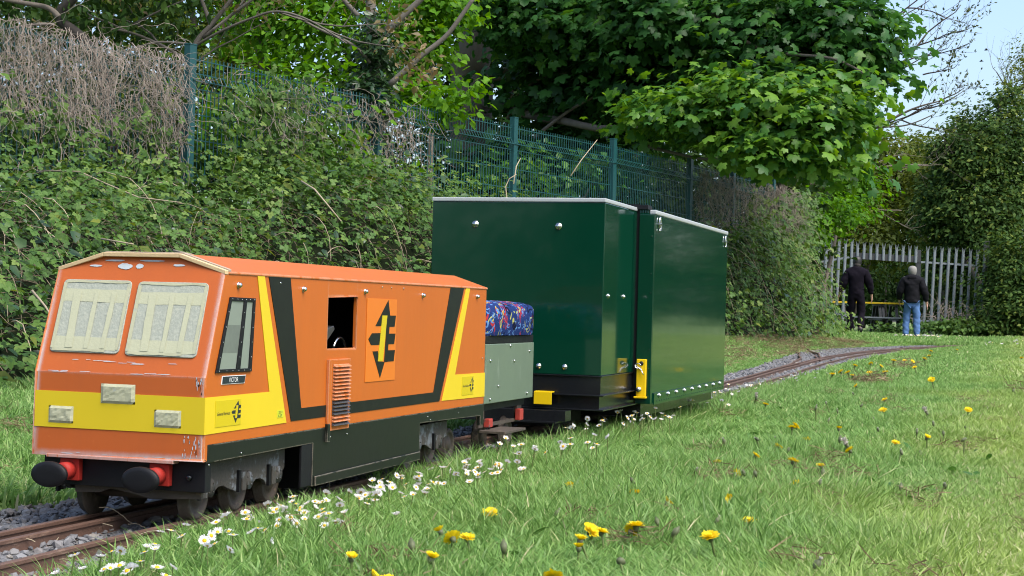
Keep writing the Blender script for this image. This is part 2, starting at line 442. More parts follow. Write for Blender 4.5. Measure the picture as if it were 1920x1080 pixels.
def crown(name, parent, clumps, n, m, proto=LEAF_OVAL, size=.1, per=12, spread=.22, shell=.45, up=.7, droop=.45, bias=0.0, individual=0, flat=1.0, jag=.22):
    P, out, sid = crown_points(clumps, n, per, spread, shell, flat, jag)
    k = len(P)
    N = norm(np.array([0, 0, up]) + .55 * out + .45 * rng.normal(size=(k, 3)))
    T = norm(out * .8 + .7 * rng.normal(size=(k, 3)) + np.array([0, 0, -droop]))
    s = size * (.45 + .85 * rng.random(k) ** .8)
    sr = rng.random(sid.max() + 1)
    R = np.clip(.5 * sr[sid] + .5 * rng.random(k) + bias, 0, 1)
    if individual:
        # the ones that show largest from the lawn become leaf objects of their own
        cp = np.array(cam.matrix_world.translation); ivw = np.array(cam.matrix_world.inverted())
        q = P @ ivw[:3, :3].T + ivw[:3, 3]
        vis = (q[:, 2] < -1) & (np.abs(q[:, 0] / -q[:, 2]) < .30) & (np.abs(q[:, 1] / -q[:, 2]) < .17)
        score = np.where(vis, s / np.maximum(-q[:, 2], .1), 0)
        pick = np.argsort(-score)[:individual]
        single_leaves(parent, proto, P[pick], N[pick], T[pick], s[pick], R[pick], m)
        keep = np.ones(k, bool); keep[pick] = False
        P, N, T, s, R = P[keep], N[keep], T[keep], s[keep], R[keep]
    return leaf_mesh(name, proto, P, N, T, s, R, m, parent)

def single_leaves(parent, proto, P, N, T, s, R, m):
    mes = []
    for q in range(6):
        mes.append(np_mesh("leaf", proto[0], proto[1], m, rnd=np.full(len(proto[0]), (q + .5) / 6), do_link=False))
    X, Y, Z = leaf_frames(P, N, T)
    for i in range(len(P)):
        o = bpy.data.objects.new("leaf", mes[min(5, int(R[i] * 6))])
        COL.objects.link(o); o.parent = parent
        M = Matrix([[X[i][j] * s[i], Y[i][j] * s[i], Z[i][j] * s[i], P[i][j]] for j in range(3)] + [[0, 0, 0, 1]])
        o.matrix_local = parent.matrix_world.inverted() @ M if parent.location.length == 0 else Matrix.Translation(-parent.location) @ M

def scatter(name, P, rot, scl, idx, protos, kind="stuff"):
    """stuff: alike small meshes set out on given points (geometry nodes)"""
    n = len(P)
    me = bpy.data.meshes.new(name)
    me.vertices.add(n); me.vertices.foreach_set("co", np.asarray(P, np.float32).ravel())
    a = me.attributes.new("rot", 'FLOAT_VECTOR', 'POINT'); a.data.foreach_set("vector", np.asarray(rot, np.float32).ravel())
    a = me.attributes.new("scl", 'FLOAT_VECTOR', 'POINT'); a.data.foreach_set("vector", np.asarray(scl, np.float32).ravel())
    a = me.attributes.new("idx", 'INT', 'POINT'); a.data.foreach_set("value", np.asarray(idx, np.int32))
    o = link(name, me, None, None, kind)
    pc = bpy.data.collections.new(name + "_pieces")
    for q, pm in enumerate(protos):
        po = bpy.data.objects.new("%s_piece_%s" % (name, "abcdefghijklmnopqrstuvwxyz"[q]), pm); pc.objects.link(po)
    ng = bpy.data.node_groups.new(name, 'GeometryNodeTree')
    ng.interface.new_socket("Geometry", in_out='INPUT', socket_type='NodeSocketGeometry')
    ng.interface.new_socket("Geometry", in_out='OUTPUT', socket_type='NodeSocketGeometry')
    N = ng.nodes; L = ng.links
    gi, go = N.new("NodeGroupInput"), N.new("NodeGroupOutput")
    ip = N.new("GeometryNodeInstanceOnPoints")
    ci = N.new("GeometryNodeCollectionInfo"); ci.inputs["Collection"].default_value = pc
    ci.inputs["Separate Children"].default_value = True; ci.inputs["Reset Children"].default_value = True
    def na(nm, ty):
        x = N.new("GeometryNodeInputNamedAttribute"); x.data_type = ty; x.inputs["Name"].default_value = nm
        return next(s for s in x.outputs if s.enabled and s.name == "Attribute")
    L.new(gi.outputs[0], ip.inputs["Points"]); L.new(ci.outputs[0], ip.inputs["Instance"])
    ip.inputs["Pick Instance"].default_value = True
    L.new(na("idx", 'INT'), ip.inputs["Instance Index"])
    e2r = N.new("FunctionNodeEulerToRotation"); L.new(na("rot", 'FLOAT_VECTOR'), e2r.inputs[0]); L.new(e2r.outputs[0], ip.inputs["Rotation"])
    L.new(na("scl", 'FLOAT_VECTOR'), ip.inputs["Scale"])
    L.new(ip.outputs[0], go.inputs[0])
    md = o.modifiers.new("scatter", 'NODES'); md.node_group = ng
    return o

def text_mesh(name, s, size, m, parent, origin, right, upv, width=None, shear=0):
    """flat printed lettering: origin = left baseline, right/upv = unit vectors in the surface"""
    c = bpy.data.curves.new(name, 'FONT'); c.body = s; c.size = size; c.shear = shear
    t = bpy.data.objects.new(name, c); COL.objects.link(t)
    dg = bpy.context.evaluated_depsgraph_get()
    me = bpy.data.meshes.new_from_object(t.evaluated_get(dg))
    bpy.data.objects.remove(t)
    R, U = Vector(right), Vector(upv)
    xs = [v.co.x for v in me.vertices]; k = (width / (max(xs) - min(xs))) if width else 1
    x0 = min(xs)
    for v in me.vertices: v.co = Vector(origin) + R * (v.co.x - x0) * k + U * v.co.y
    me.materials.clear(); me.name = name
    return link(name, me, m, parent)

def smooth(e0, e1, x):
    t = np.clip((x - e0) / (e1 - e0), 0, 1); return t * t * (3 - 2 * t)

# ------------------------------------------------------------------ ground
def zg(x, y):
    x = np.asarray(x, float); y = np.asarray(y, float)
    z = -.030 + .17 * smooth(-.9, -2.3, x) * smooth(5, 14, y) * (1 - smooth(27, 35, y))
    z = z + .012 * np.sin(x * 2.3 + 1) * np.sin(y * 1.4) * smooth(.25, .7, np.abs(x - track_x(y)))
    z = z + .02 * smooth(.3, 1.4, x)
    z = z + .05 * smooth(14, 30, y) * smooth(.6, 3, x)
    return z
def track_x(y):
    y = np.asarray(y, float)
    return np.interp(y, [-6, 4.6, 6, 8, 10, 12, 14, 16, 18, 20, 23, 27, 32, 40], [0, 0, -.015, -.08, -.16, -.22, -.26, -.24, -.14, .03, .42, 1.2, 2.6, 5.6])
gx = np.unique(np.concatenate([np.linspace(-60, -8, 14), np.linspace(-8, 8, 81), np.linspace(8, 60, 14)]))
gy = np.unique(np.concatenate([np.linspace(-30, -3, 10), np.linspace(-3, 45, 141), np.linspace(45, 160, 14)]))
GX, GY = np.meshgrid(gx, gy)
GZ = zg(GX, GY)
GZ = GZ - .035 * (1 - smooth(.20, .30, np.abs(GX - track_x(GY) + .02)))
nxg, nyg = len(gx), len(gy)
ii = (np.arange(nyg - 1)[:, None] * nxg + np.arange(nxg - 1)[None]).ravel()
props(np_mesh("ground", np.stack([GX, GY, GZ], -1), np.stack([ii, ii + 1, ii + nxg + 1, ii + nxg], 1), GROUND, smooth=True), kind="structure")

# ballast: a bed along the line, wider at the junction
bed_y = np.linspace(-2.6, 26, 120)
bed_l = np.interp(bed_y, [-3, -.6, .4, 4, 8, 10.2, 13.4, 17, 19.6, 22, 26], [-.44, -.44, -.36, -.36, -.42, -.52, -.76, -1.0, -.82, -.40, .2])
bed_r = np.interp(bed_y, [-3, 0, 5, 8, 12, 18, 22, 26], [.20, .19, .19, .10, -.02, .08, .45, 1.2])
def bed_left(y): return np.interp(y, bed_y, bed_l)
def bed_right(y): return np.interp(y, bed_y, bed_r)
bv, bf = [], []
for i, y in enumerate(bed_y):
    for k in range(7):
        bv.append((bed_l[i] + (bed_r[i] - bed_l[i]) * k / 6, y, -.026 - (.012 if k in (0, 6) else 0) + .05 * float(smooth(-.9, -2.3, bed_l[i]))))
for i in range(len(bed_y) - 1):
    for k in range(6): bf.append((i * 7 + k, i * 7 + k + 1, i * 7 + k + 8, i * 7 + k + 7))
props(np_mesh("ballast_bed", bv, bf, BALLASTBED, smooth=True), kind="structure")

stones = []
for q in range(8):
    bm = bmesh.new(); bmesh.ops.create_icosphere(bm, subdivisions=1, radius=1)
    f3 = (random.uniform(.7, 1.3), random.uniform(.6, 1.1), random.uniform(.35, .7))
    for v in bm.verts:
        k = 1 + .38 * noise.noise(v.co * 1.3 + Vector((q * 7.1, 0, 0)))
        v.co = Vector([v.co[i] * f3[i] * k for i in range(3)])
    me = bpy.data.meshes.new("chipping"); bm.to_mesh(me); bm.free(); me.materials.append(STONE); stones.append(me)
def stones_at(n, y0, y1, s0, s1):
    y = y0 + (y1 - y0) * rng.random(n); a = bed_left(y) - .03; b = bed_right(y) + .02
    x = a + (b - a) * rng.random(n)
    s = s0 + (s1 - s0) * rng.random(n) ** 2.2
    z = np.full(n, -.026) + .003 * rng.normal(size=n)
    edge = np.minimum(x - a, b - x); z -= .012 * (edge < .05)
    return np.stack([x, y, z], 1), s
A1, S1 = stones_at(13000, -1.7, 2.6, .0045, .014)
A2, S2 = stones_at(6000, 2.6, 8, .006, .015)
A3, S3 = stones_at(15000, 8, 26, .008, .02)
SP = np.concatenate([A1, A2, A3]); SS = np.concatenate([S1, S2, S3]); k = len(SP)
scatter("ballast_chippings", SP, np.stack([rng.normal(size=k) * .4, rng.normal(size=k) * .4, rng.random(k) * 6.3], 1), np.repeat(SS[:, None], 3, 1), rng.integers(0, 8, k), stones)

# ------------------------------------------------------------------ track
track = thing("railway_track", "narrow rusty miniature railway track with three rails running under the train", "track")
def sweep_rail(xoff, ys, name="rail", path=track_x, head=.0065, parent=track, m=RAILTOP):
    prof = [(-.013, -.030), (.013, -.030), (.013, -.027), (.003, -.024), (.003, -.009), (head, -.006), (head, -.001), (head - .001, 0), (-head + .001, 0), (-head, -.001), (-head, -.006), (-.003, -.009), (-.003, -.024), (-.013, -.027)]
    vs_, fs_ = [], []; n = len(prof)
    for i, y in enumerate(ys):
        x = float(path(y)) + xoff + .0012 * math.sin(y * 3.1)
        sl = float(path(y + .05) - path(y - .05)) / .1; k = 1 / math.hypot(1, sl)
        for px_, pz in prof: vs_.append((x + px_ * k, y - px_ * sl * k, pz + .0012 * math.sin(y * 1.7 + xoff * 20)))
    for i in range(len(ys) - 1):
        for k in range(n): fs_.append((i * n + k, i * n + (k + 1) % n, (i + 1) * n + (k + 1) % n, (i + 1) * n + k))
    mb = MB().add(vs_, fs_); mb.f += [list(range(n))]; mb.sm += [False]
    return mb.build(name, m, parent)
ysr = list(np.linspace(-2.6, 6, 40)) + list(np.linspace(6.2, 27, 100))
sweep_rail(.100, ysr); sweep_rail(-.043, ysr); sweep_rail(-.100, ysr)
branch = lambda y: track_x(y) + np.interp(y, [9, 11, 13, 15, 18], [0, -.03, -.16, -.42, -1.05])
yb = list(np.linspace(10.2, 17.5, 40))
sweep_rail(.100, yb[12:], path=branch); sweep_rail(-.100, yb, path=branch)
sweep_rail(-.062, list(np.linspace(11, 13.2, 12))); sweep_rail(.06, list(np.linspace(12.3, 14.2, 10)), path=branch)
slm = bpy.data.meshes.new("sleeper")
tmp = MB().box((-.19, -.028, -.066), (.19, .028, -.0305), .004)
slm.from_pydata(tmp.v, [], tmp.f); slm.materials.append(SLEEPER)
for y in np.arange(-1.6, 25.5, .17):
    o = bpy.data.objects.new("sleeper", slm); COL.objects.link(o); o.parent = track
    o.location = (float(track_x(y)) - .01 + random.uniform(-.012, .012), y, .0 + random.uniform(0, .002))
    o.rotation_euler = (0, 0, math.atan(-float(track_x(y + .1) - track_x(y - .1)) / .2) + random.uniform(-.03, .03))

def rebase(t, loc):
    """put the Empty at the thing's foot without moving its parts"""
    loc = Vector(loc)
    for ch in t.children: ch.location = ch.location - loc
    t.location = loc

# ------------------------------------------------------------------ locomotive (its near side is the plane x = H)
H, LEN = .1676, 1.534
ZB, ZS, ZC, ZE, ZR, PX = .1136, .142, .258, .442, .470, .077
YE = .062
loco = thing("miniature_locomotive", "orange miniature diesel locomotive with yellow bands and windows covered in masking tape", "locomotive")
b = MB()
W0, W1, V0, V1 = .513, .664, .300, .4075            # side window opening
for s in (1, -1):
    x = H * s
    b.poly([(x, .0, ZB), (x, .014, ZB), (x, .014, ZS), (x, W0, ZS), (x, W0, ZE), (x, YE, ZE), (x, 0, ZC)])
    b.poly([(x, W0, ZS), (x, W1, ZS), (x, W1, V0), (x, W0, V0)])
    b.poly([(x, W0, V1), (x, W1, V1), (x, W1, ZE), (x, W0, ZE)])
    b.poly([(x, W1, ZS), (x, LEN, ZS), (x, LEN, ZE), (x, W1, ZE)])
    xi = (H - .008) * s
    ring = [(W0, V0), (W1, V0), (W1, V1), (W0, V1)]
    for i in range(4):
        p, q = ring[i], ring[(i + 1) % 4]
        b.poly([(x, *p), (x, *q), (xi, *q), (xi, *p)])
b.poly([(-H, 0, ZB), (H, 0, ZB), (H, 0, ZC), (-H, 0, ZC)])
b.poly([(-H, 0, ZC), (H, 0, ZC), (H, YE, ZE), (PX, YE + .0095, ZR), (-PX, YE + .0095, ZR), (-H, YE, ZE)])
b.poly([(-H, 0, ZB), (H, 0, ZB), (H, .014, ZB), (-H, .014, ZB)])
b.poly([(-H, LEN, ZS), (H, LEN, ZS), (H, LEN, ZE), (PX, LEN, ZR), (-PX, LEN, ZR), (-H, LEN, ZE)])
body = b.build("body", ORANGE, loco)
body.data.materials.append(NOSE)
bm = bmesh.new(); bm.from_mesh(body.data); bmesh.ops.remove_doubles(bm, verts=bm.verts, dist=1e-5)
for f in bm.faces:
    if f.normal.y < -.8 and f.calc_center_median().y < .06: f.material_index = 1
bm.to_mesh(body.data); bm.free()
bv = body.modifiers.new("bevel", 'BEVEL'); bv.width = .004; bv.segments = 3; bv.limit_method = 'ANGLE'; bv.angle_limit = math.radians(35)
r = MB()
roofp = [(H + .002, ZE - .004), (H + .002, ZE + .001), (PX, ZR + .003), (-PX, ZR + .003), (-H - .002, ZE + .001), (-H - .002, ZE - .004), (-PX, ZR - .002), (PX, ZR - .002)]
r.prism([(x, YE + .012 - .0 * z, z) for x, z in roofp], (0, LEN - YE - .010, 0))
r.build("roof", ORANGE, loco, bevel=.002)
# bare wooden edging where the roof meets the windscreen, in two laps
def arc_strip(name, m, y0, y1, lo, hi):
    t = MB(); pts = [(-H - .001, ZE), (-PX, ZR), (PX, ZR), (H + .001, ZE)]
    for (xa, za), (xb, zb) in zip(pts[:-1], pts[1:]):
        t.prism([(xa, y0, za + lo), (xb, y0, zb + lo), (xb, y0, zb + hi), (xa, y0, za + hi)], (0, y1 - y0, 0))
    return t.build(name, m, loco, bevel=.001)
arc_strip("roof_edging", WOOD, YE - .001, YE + .011, -.0042, .0032)
arc_strip("roof_lap", mat("weathered_lap", (.33, .26, .19), .8, .3, 14, .3, 60), YE + .012, YE + .022, .0005, .0055)
# grey filler patches under the edging and rubbed paint
sl = Vector((0, YE, ZE - ZC)).normalized(); nw = Vector((0, -(ZE - ZC), YE)).normalized()
def ws(x, z, off=0.0):
    """point of the sloping windscreen face at height z"""
    return Vector((x, YE * (z - ZC) / (ZE - ZC), z)) + nw * off
def blob(cx, cz, rx, rz, n=18, seed=0):
    return [ws(cx + rx * math.cos(a) * (1 + .25 * noise.noise((math.cos(a) * 2 + seed, math.sin(a) * 2, 0))), cz + rz * math.sin(a) * (1 + .3 * noise.noise((math.cos(a) * 3, math.sin(a) * 3 + seed, 1))), .0009) for a in [2 * math.pi * k / n for k in range(n)]]
for q, (cx, cz, rx, rz) in enumerate(((-.032, .4485, .015, .0052), (-.003, .4490, .0075, .0045), (-.092, .4485, .013, .0018), (-.055, .4585, .02, .0016), (.02, .4592, .025, .0014), (.075, .4520, .012, .002))):
    MB().poly(blob(cx, cz, rx, rz, seed=q * 5)).build("filler_patch", FILLER, loco)
for cx, z, w, hgt in ((-.07, .2795, .034, .0012), (.052, .277, .06, .0022), (-.11, .2585, .035, .0014), (.06, .2592, .05, .0012)):
    for k in range(5):
        x = cx + random.uniform(-1, 1) * w; ww = random.uniform(.008, .03)
        zz = z + random.uniform(-1, 1) * hgt
        MB().poly([ws(x, zz, .0008), ws(x + ww, zz + .0002, .0008), ws(x + ww * .8, zz + random.uniform(.0006, .0016), .0008), ws(x + ww * .1, zz + .0009, .0008)]).build("paint_scratch", FILLER, loco)
# paint rubbed and chipped off the lower corner and bottom edge of the nose
rdn = random.Random(4)
for k in range(46):
    c_ = rdn.random()
    if c_ < .45: x, z, w, hh = rdn.uniform(.128, .163), rdn.uniform(.116, .156), rdn.uniform(.0006, .0016), rdn.uniform(.003, .012)
    elif c_ < .75: x, z, w, hh = rdn.uniform(-.155, .16), rdn.uniform(.1150, .1180), rdn.uniform(.003, .016), rdn.uniform(.0008, .0022)
    else: x, z, w, hh = rdn.uniform(.150, .164), rdn.uniform(.225, .256), rdn.uniform(.0006, .0018), rdn.uniform(.004, .014)
    n_ = 7; MB().poly([(x + w * math.cos(a_) * rdn.uniform(.6, 1.1), -.0007, z + hh * .5 * math.sin(a_) * rdn.uniform(.6, 1.1)) for a_ in [2 * math.pi * q / n_ for q in range(n_)]]).build("paint_chip", FILLER if rdn.random() < .93 else BLACK, loco)
# windscreens: two rounded panes masked with film and tape
def round_quad(a, b_, c, d, rad=.010, n=5):
    pts = [Vector(p) for p in (a, b_, c, d)]; out = []
    for i in range(4):
        p, pv, nx = pts[i], pts[i - 1], pts[(i + 1) % 4]
        e0 = p + (pv - p).normalized() * rad; e1 = p + (nx - p).normalized() * rad
        for k in range(n + 1):
            t = k / n; out.append(e0 * (1 - t) ** 2 + p * 2 * t * (1 - t) + e1 * t * t)
    return out
def screen(xa, xb, z0, z1):
    o = MB().prism(round_quad(ws(xa, z0, -.001), ws(xb, z0, -.001), ws(xb - .0015, z1, -.001), ws(xa, z1, -.001)), nw * .0035).build("windscreen", TAPEGREY, loco, bevel=.0008)
    w, hh = xb - xa, z1 - z0
    def strip(u0, u1, v0, v1, lift, skew=0.0, m=CREAM):
        n = 10; vs_, fs_ = [], []
        for k in range(n + 1):
            for e, (u, v) in enumerate(((u0, 0), (u1, 1))):
                vertical = (v1 - v0) > (u1 - u0)
                t = k / n; jit = .010 * noise.noise((t * 5 + u0 * 9, e * 3.1 + v0 * 5, xa * 40))
                if vertical: uu, vv = (u0 if e == 0 else u1) + jit * .7 + skew * (.5 - t), v0 + (v1 - v0) * t
                else: uu, vv = u0 + (u1 - u0) * t, (v0 if e == 0 else v1) + jit * 1.5
                vs_.append(ws(xa + w * uu, z0 + hh * vv, .0025 + lift + .0007 * noise.noise((t * 9, e * 2.0, u0 * 20))))
        for k in range(n): fs_.append([2 * k, 2 * k + 1, 2 * k + 3, 2 * k + 2])
        MB().add(vs_, fs_, True).build("masking_tape", m, o)
    strip(.03, .97, .69, .86, .0006)
    strip(.03, .95, .04, .21, .0006)
    for u0, u1, sk in ((.20, .31, .03), (.49, .555, .0), (.73, .80, -.02)): strip(u0, u1, .06, .83, .0014, sk)
    strip(.01, .06, .05, .95, .0010, 0, TAPEPALE); strip(.94, .985, .05, .95, .0010, 0, TAPEPALE)
    strip(.04, .96, .955, .985, .0010, 0, TAPEPALE); strip(.04, .80, .015, .045, .0016, 0, TAPEPALE)
screen(-.149, -.0095, .2925, .4225); screen(.0025, .1430, .2905, .4215)
# yellow warning band round the nose, and side livery
Y0, Y1 = .1600, .2240
def sheet(name, m, pts, off, parent=None):
    o = MB().prism([(H + .0002, *p) for p in pts], (off, 0, 0)).build(name, m, parent or loco); return o
MB().prism([(-H, -.0001, Y0), (H + .001, -.0001, Y0), (H + .001, -.0001, Y1), (-H, -.0001, Y1)], (0, -.0011, 0)).build("yellow_front_band", YELLOW, loco)
sheet("yellow_side_band", YELLOW, [(-.0005, Y0), (.329, Y0 + .002), (.216, .4425), (.187, .4425), (.251, Y1), (-.0005, Y1)], .0010)
sheet("dark_chevron", STRIPE, [(.234, .4415), (.329, .4415), (.395, .1865), (1.145, .1865), (1.250, .4415), (1.350, .4415), (1.188, .1635), (.350, .1635)], .0010)
sheet("yellow_rear_band", YELLOW, [(1.207, .1635), (LEN - .001, .1600), (LEN - .001, .2220), (1.297, .2240), (1.396, .4415), (1.367, .4415)], .0010)
for nm, (ya, yb_), n in (("front", (.037, .1345), 0), ("rear", (1.350, 1.4395), 1)):
    za, zb = .1705, .2165
    d = sheet("sticker", DECAL, [(ya, za), (yb_, za), (yb_, zb), (ya, zb)], .0018)
    def emblem(o, y0, y1, z0, z1, off, dark, light, n=0):
        """arrow shaped emblem: two points, three bars, a light bar through it (u across, v up)"""
        P = lambda u, v: (H + off, y0 + (y1 - y0) * u, z0 + (z1 - z0) * v)
        t = MB()
        t.prism([P(.70, 1.0), P(.24, .665), P(.44, .665), P(.66, .79)], (.0004, 0, 0))
        t.prism([P(.70, 1.0), P(.66, .79), P(.60, .20), P(.72, .20), P(.78, .80)], (.0004, 0, 0))
        for v0, v1 in ((.655, .80), (.43, .565), (.205, .35)):
            t.prism([P(.66, v0), P(.96, v0), P(1.0, v1), P(.68, v1)], (.0005, 0, 0))
        t.prism([P(.0, .50), P(.10, .425), P(.42, .425), P(.46, .575), P(.12, .575)], (.0004, 0, 0))
        t.prism([P(.16, .345), P(.36, .345), P(.42, .205), P(.62, .205), P(.46, 0)], (.0004, 0, 0))
        t.build("emblem", dark, o)
        MB().prism([P(.36, .215), P(.54, .215), P(.66, .80), P(.48, .80)], (.0012, 0, 0)).build("emblem_bar", light, o)
    emblem(d, ya + (yb_ - ya) * .62, ya + (yb_ - ya) * .99, za + .004, zb - .003, .0020, NAVY, DECAL)
    text_mesh("lettering", "General Services", .0085, NAVY, d, (H + .0024, ya + .006, .1905), (0, 1, 0), (0, 0, 1), width=(yb_ - ya) * .50, shear=.2)
tg = sheet("number_sticker", TAG, [(.287, .1735), (.313, .1735), (.313, .1875), (.287, .1875)], .0016)
text_mesh("lettering", "231", .006, NAVY, tg, (H + .0022, .291, .1815), (0, 1, 0), (0, 0, 1), width=.016)
text_mesh("lettering", "L27", .006, NAVY, tg, (H + .0022, .291, .1752), (0, 1, 0), (0, 0, 1), width=.015)
lg = sheet("logo_panel", LOGOORANGE, [(.716, .2255), (.888, .2255), (.890, .4045), (.716, .4055)], .0012)
emblem(lg, .727, .884, .232, .4025, .0016, STRIPE, DECAL)
# side window: dark cab behind, with a lever and a seat edge
cab = MB()
for x, a, c in ((H - .009, 0, 0),):
    cab.box((-H + .012, .42, .27), (-H + .016, .80, .43)); cab.box((-H + .012, .42, .266), (H - .012, .80, .270)); cab.box((-H + .012, .42, .43), (H - .012, .80, .434))
    cab.box((-H + .012, .80, .27), (H - .012, .804, .43)); cab.box((-H + .012, .416, .27), (H - .012, .42, .43))
cab.build("cab_interior", BLACK, loco)
MB().box((.10, .56, .32), (.112, .575, .41), .003).build("conduit", mat("grey_conduit", (.09, .10, .11), .5), loco)
MB().prism([(.145, .515, .288), (.145, .545, .302), (.145, .603, .338), (.145, .598, .346), (.145, .57, .342), (.145, .52, .30)], (-.02, 0, 0)).build("control_lever", mat("dark_plastic", (.035, .035, .038), .35), loco, bevel=.002)
MB().tube([(.14, .640 + .035 * math.cos(a), .285 + .035 * math.sin(a)) for a in np.linspace(.4, 2.7, 14)], .003, 6).build("pipe_loop", CHROME, loco)
# cab side window: black frame with two panes
fr = MB()
A_, B_, C_, D_ = (.080, .3985), (.179, .3975), (.1705, .2645), (.0325, .2655)
def lerp2(p, q, t): return (p[0] + (q[0] - p[0]) * t, p[1] + (q[1] - p[1]) * t)
def cabq(u, v):
    return lerp2(lerp2(D_, C_, u), lerp2(A_, B_, u), v)
for (u0, v0, u1, v1) in ((0, 0, 1, .045), (0, .95, 1, 1), (0, .045, .07, .95), (.91, .045, 1, .95), (.55, .045, .66, .95)):
    q = [cabq(u0, v0), cabq(u1, v0), cabq(u1, v1), cabq(u0, v1)]
    fr.prism([(H + .0004, *p) for p in q], (.0032, 0, 0))
fo = fr.build("cab_window_frame", BLACK, loco, bevel=.0005)
for u0, u1 in ((.07, .55), (.66, .91)):
    q = [cabq(u0, .045), cabq(u1, .045), cabq(u1, .95), cabq(u0, .95)]
    pn = MB().prism([(H + .0003, *p) for p in q], (.0012, 0, 0)).build("pane", PANE, fo)
    if u0 < .1:
        q = [cabq(u0, .26), cabq(u1, .26), cabq(u1, .63), cabq(u0, .63)]
        MB().prism([(H + .0015, *p) for p in q], (.0003, 0, 0)).build("speckled_film", mat("dark_film", (.13, .15, .125), .45, .2, 60), fo)
rv = MB()
for u, v in [(x, y) for y in (.022, .975) for x in (.08, .28, .45, .62, .78, .95)] + [(x, y) for x in (.03, .60, .955) for y in (.2, .4, .6, .8)]:
    p = cabq(u, v); rv.dome((H + .0034, *p), (1, 0, 0), .0012, .0008, 6)
rv.build("frame_screws", CHROME, fo)
npl = sheet("name_plate", WHITE, [(.0570, .2445), (.1465, .2440), (.1510, .2590), (.0600, .2595)], .0012)
MB().prism([(H + .0014, *p) for p in [(.0590, .2457), (.1450, .2452), (.1490, .2578), (.0615, .2583)]], (.0006, 0, 0)).build("plate_face", NAVY, npl)
text_mesh("lettering", "VICTOR", .0115, WHITE, npl, (H + .0023, .0835, .2478), (0, 1, 0), (0, 0, 1), width=.036)
# louvred vent grille
vg = MB().box((H - .001, .528, .1335), (H + .004, .628, .2785), .001).build("vent_grille", ORANGE, loco)
MB().box((H + .0003, .514, .112), (H + .006, .5275, .1480), .0008).build("vent_rail", DARKGREEN, vg)
MB().box((H + .0003, .514, .1482), (H + .006, .5275, .2780), .0008).build("vent_rail", ORANGE, vg)
LOUVREDARK = mat("dark_louvre_paint", (.06, .062, .066), .30, .1)
for k in range(17):
    z = .2625 - k * .00745
    dark = .163 < z < .190 or z < .145
    MB().prism([(H + .0042, .537, z), (H + .0042, .537, z + .0055), (H + .0105, .537, z + .0006), (H + .0105, .537, z)], (0, .083, 0)).build("louvre", LOUVREDARK if dark else ORANGE, vg)
for y, z in ((.112, .420), (.389, .418), (.703, .419), (1.054, .416), (1.452, .419)):
    t = MB(); t.cyl((H - .002, y, z), (H + .003, y, z), .0055, 14); t.dome((H + .003, y, z), (1, 0, 0), .0050, .005, 12)
    t.build("bolt", CHROME, loco)
bt = MB()
for y, z in ((.286, .428), (.020, .1065), (.142, .118), (.54, .121), (.626, .121), (1.11, .130), (1.13, .122), (1.33, .128), (.855, .43), (.93, .43), (.80, .43), (1.51, .26)):
    bt.dome((H + .001, y, z), (1, 0, 0), .0022, .0012, 6)
bt.build("small_screws", CHROME, loco)
# skirt: shallow over the bogies, deep between them
for s in (1, -1):
    sk = MB()
    t0 = .009 * -s
    sk.prism([(H * s, y, z) for y, z in ((.0145, .110), (.458, .1135), (.458, .0280), (1.062, .0330), (1.062, .1180), (1.508, .1110), (1.508, .086), (LEN - .001, .084), (LEN - .001, ZS - .0005), (.0145, ZS - .0005))], (t0, 0, 0))
    sko = sk.build("skirt", DARKGREEN, loco, bevel=.0008)
    if s == 1:
        MB().prism([(H + .0004, .466, .0285), (H + .0004, 1.058, .0335), (H + .0004, 1.058, .0525), (H + .0004, .466, .0475)], (.004, 0, 0)).build("kick_strip", DARKGREEN, sko, bevel=.001)
        MB().box((H - .006, .407, .030), (H - .001, .457, .1125), .001).build("skirt_post", BLACK, sko)
MB().box((-.135, .47, .02), (.135, 1.05, .138)).build("chassis", BLACK, loco)
MB().box((-.135, .02, .110), (.135, .4695, .1375)).build("underframe", BLACK, loco)
MB().box((-.135, 1.0505, .110), (.135, 1.53, .1375)).build("underframe", BLACK, loco)
# buffer beam and buffers
beam = MB().box((-.157, .018, .058), (.163, .040, .1133), .001).build("buffer_beam", BLACK, loco)
MB().prism([(-.10, .030, .0575), (.150, .030, .0575), (.150, .030, .045), (.05, .030, .041), (.02, .030, .047), (-.03, .030, .054), (-.05, .030, .046), (-.10, .030, .044)], (0, .008, 0)).build("lower_valance", GRIME, loco)
MB().dome((.133, .0175, .083), (0, -1, 0), .006, .006).build("beam_bolt", BLACKGLOSS, beam)
MB().box((-.140, -.004, .107), (.112, .0165, .1128), .001).build("lower_lip", NOSE, loco)
for s in (-1, 1):
    xb = .089 * s - .008
    bf_ = thing("buffer", None, None); bf_.parent = loco
    MB().box((xb - .019, .004, .067), (xb + .019, .0175, .1055), .0015).build("buffer_base", RED, bf_)
    t = MB().cyl((xb, .0035, .085), (xb, -.020, .085), .0150, 22); t.cyl((xb, -.0195, .085), (xb, -.054, .085), .0118, 22)
    t.build("buffer_shank", RED, bf_)
    pts = []
    t = MB(); n = 30
    rings = []
    for yy, k in ((-.0535, .96), (-.0560, 1.0), (-.0600, 1.0), (-.0630, .95), (-.0645, .70), (-.0650, .35)):
        rings.append([(xb + .0355 * k * math.cos(a), yy, .083 + .0225 * k * math.sin(a)) for a in [2 * math.pi * q / n for q in range(n)]])
    vs_ = [p for rg in rings for p in rg]
    fs_ = [[i * n + q, i * n + (q + 1) % n, (i + 1) * n + (q + 1) % n, (i + 1) * n + q] for i in range(len(rings) - 1) for q in range(n)]
    fs_ += [list(range(n)), [(len(rings) - 1) * n + q for q in range(n)]]
    t.add(vs_, fs_, True).build("buffer_head", BLACK, bf_)
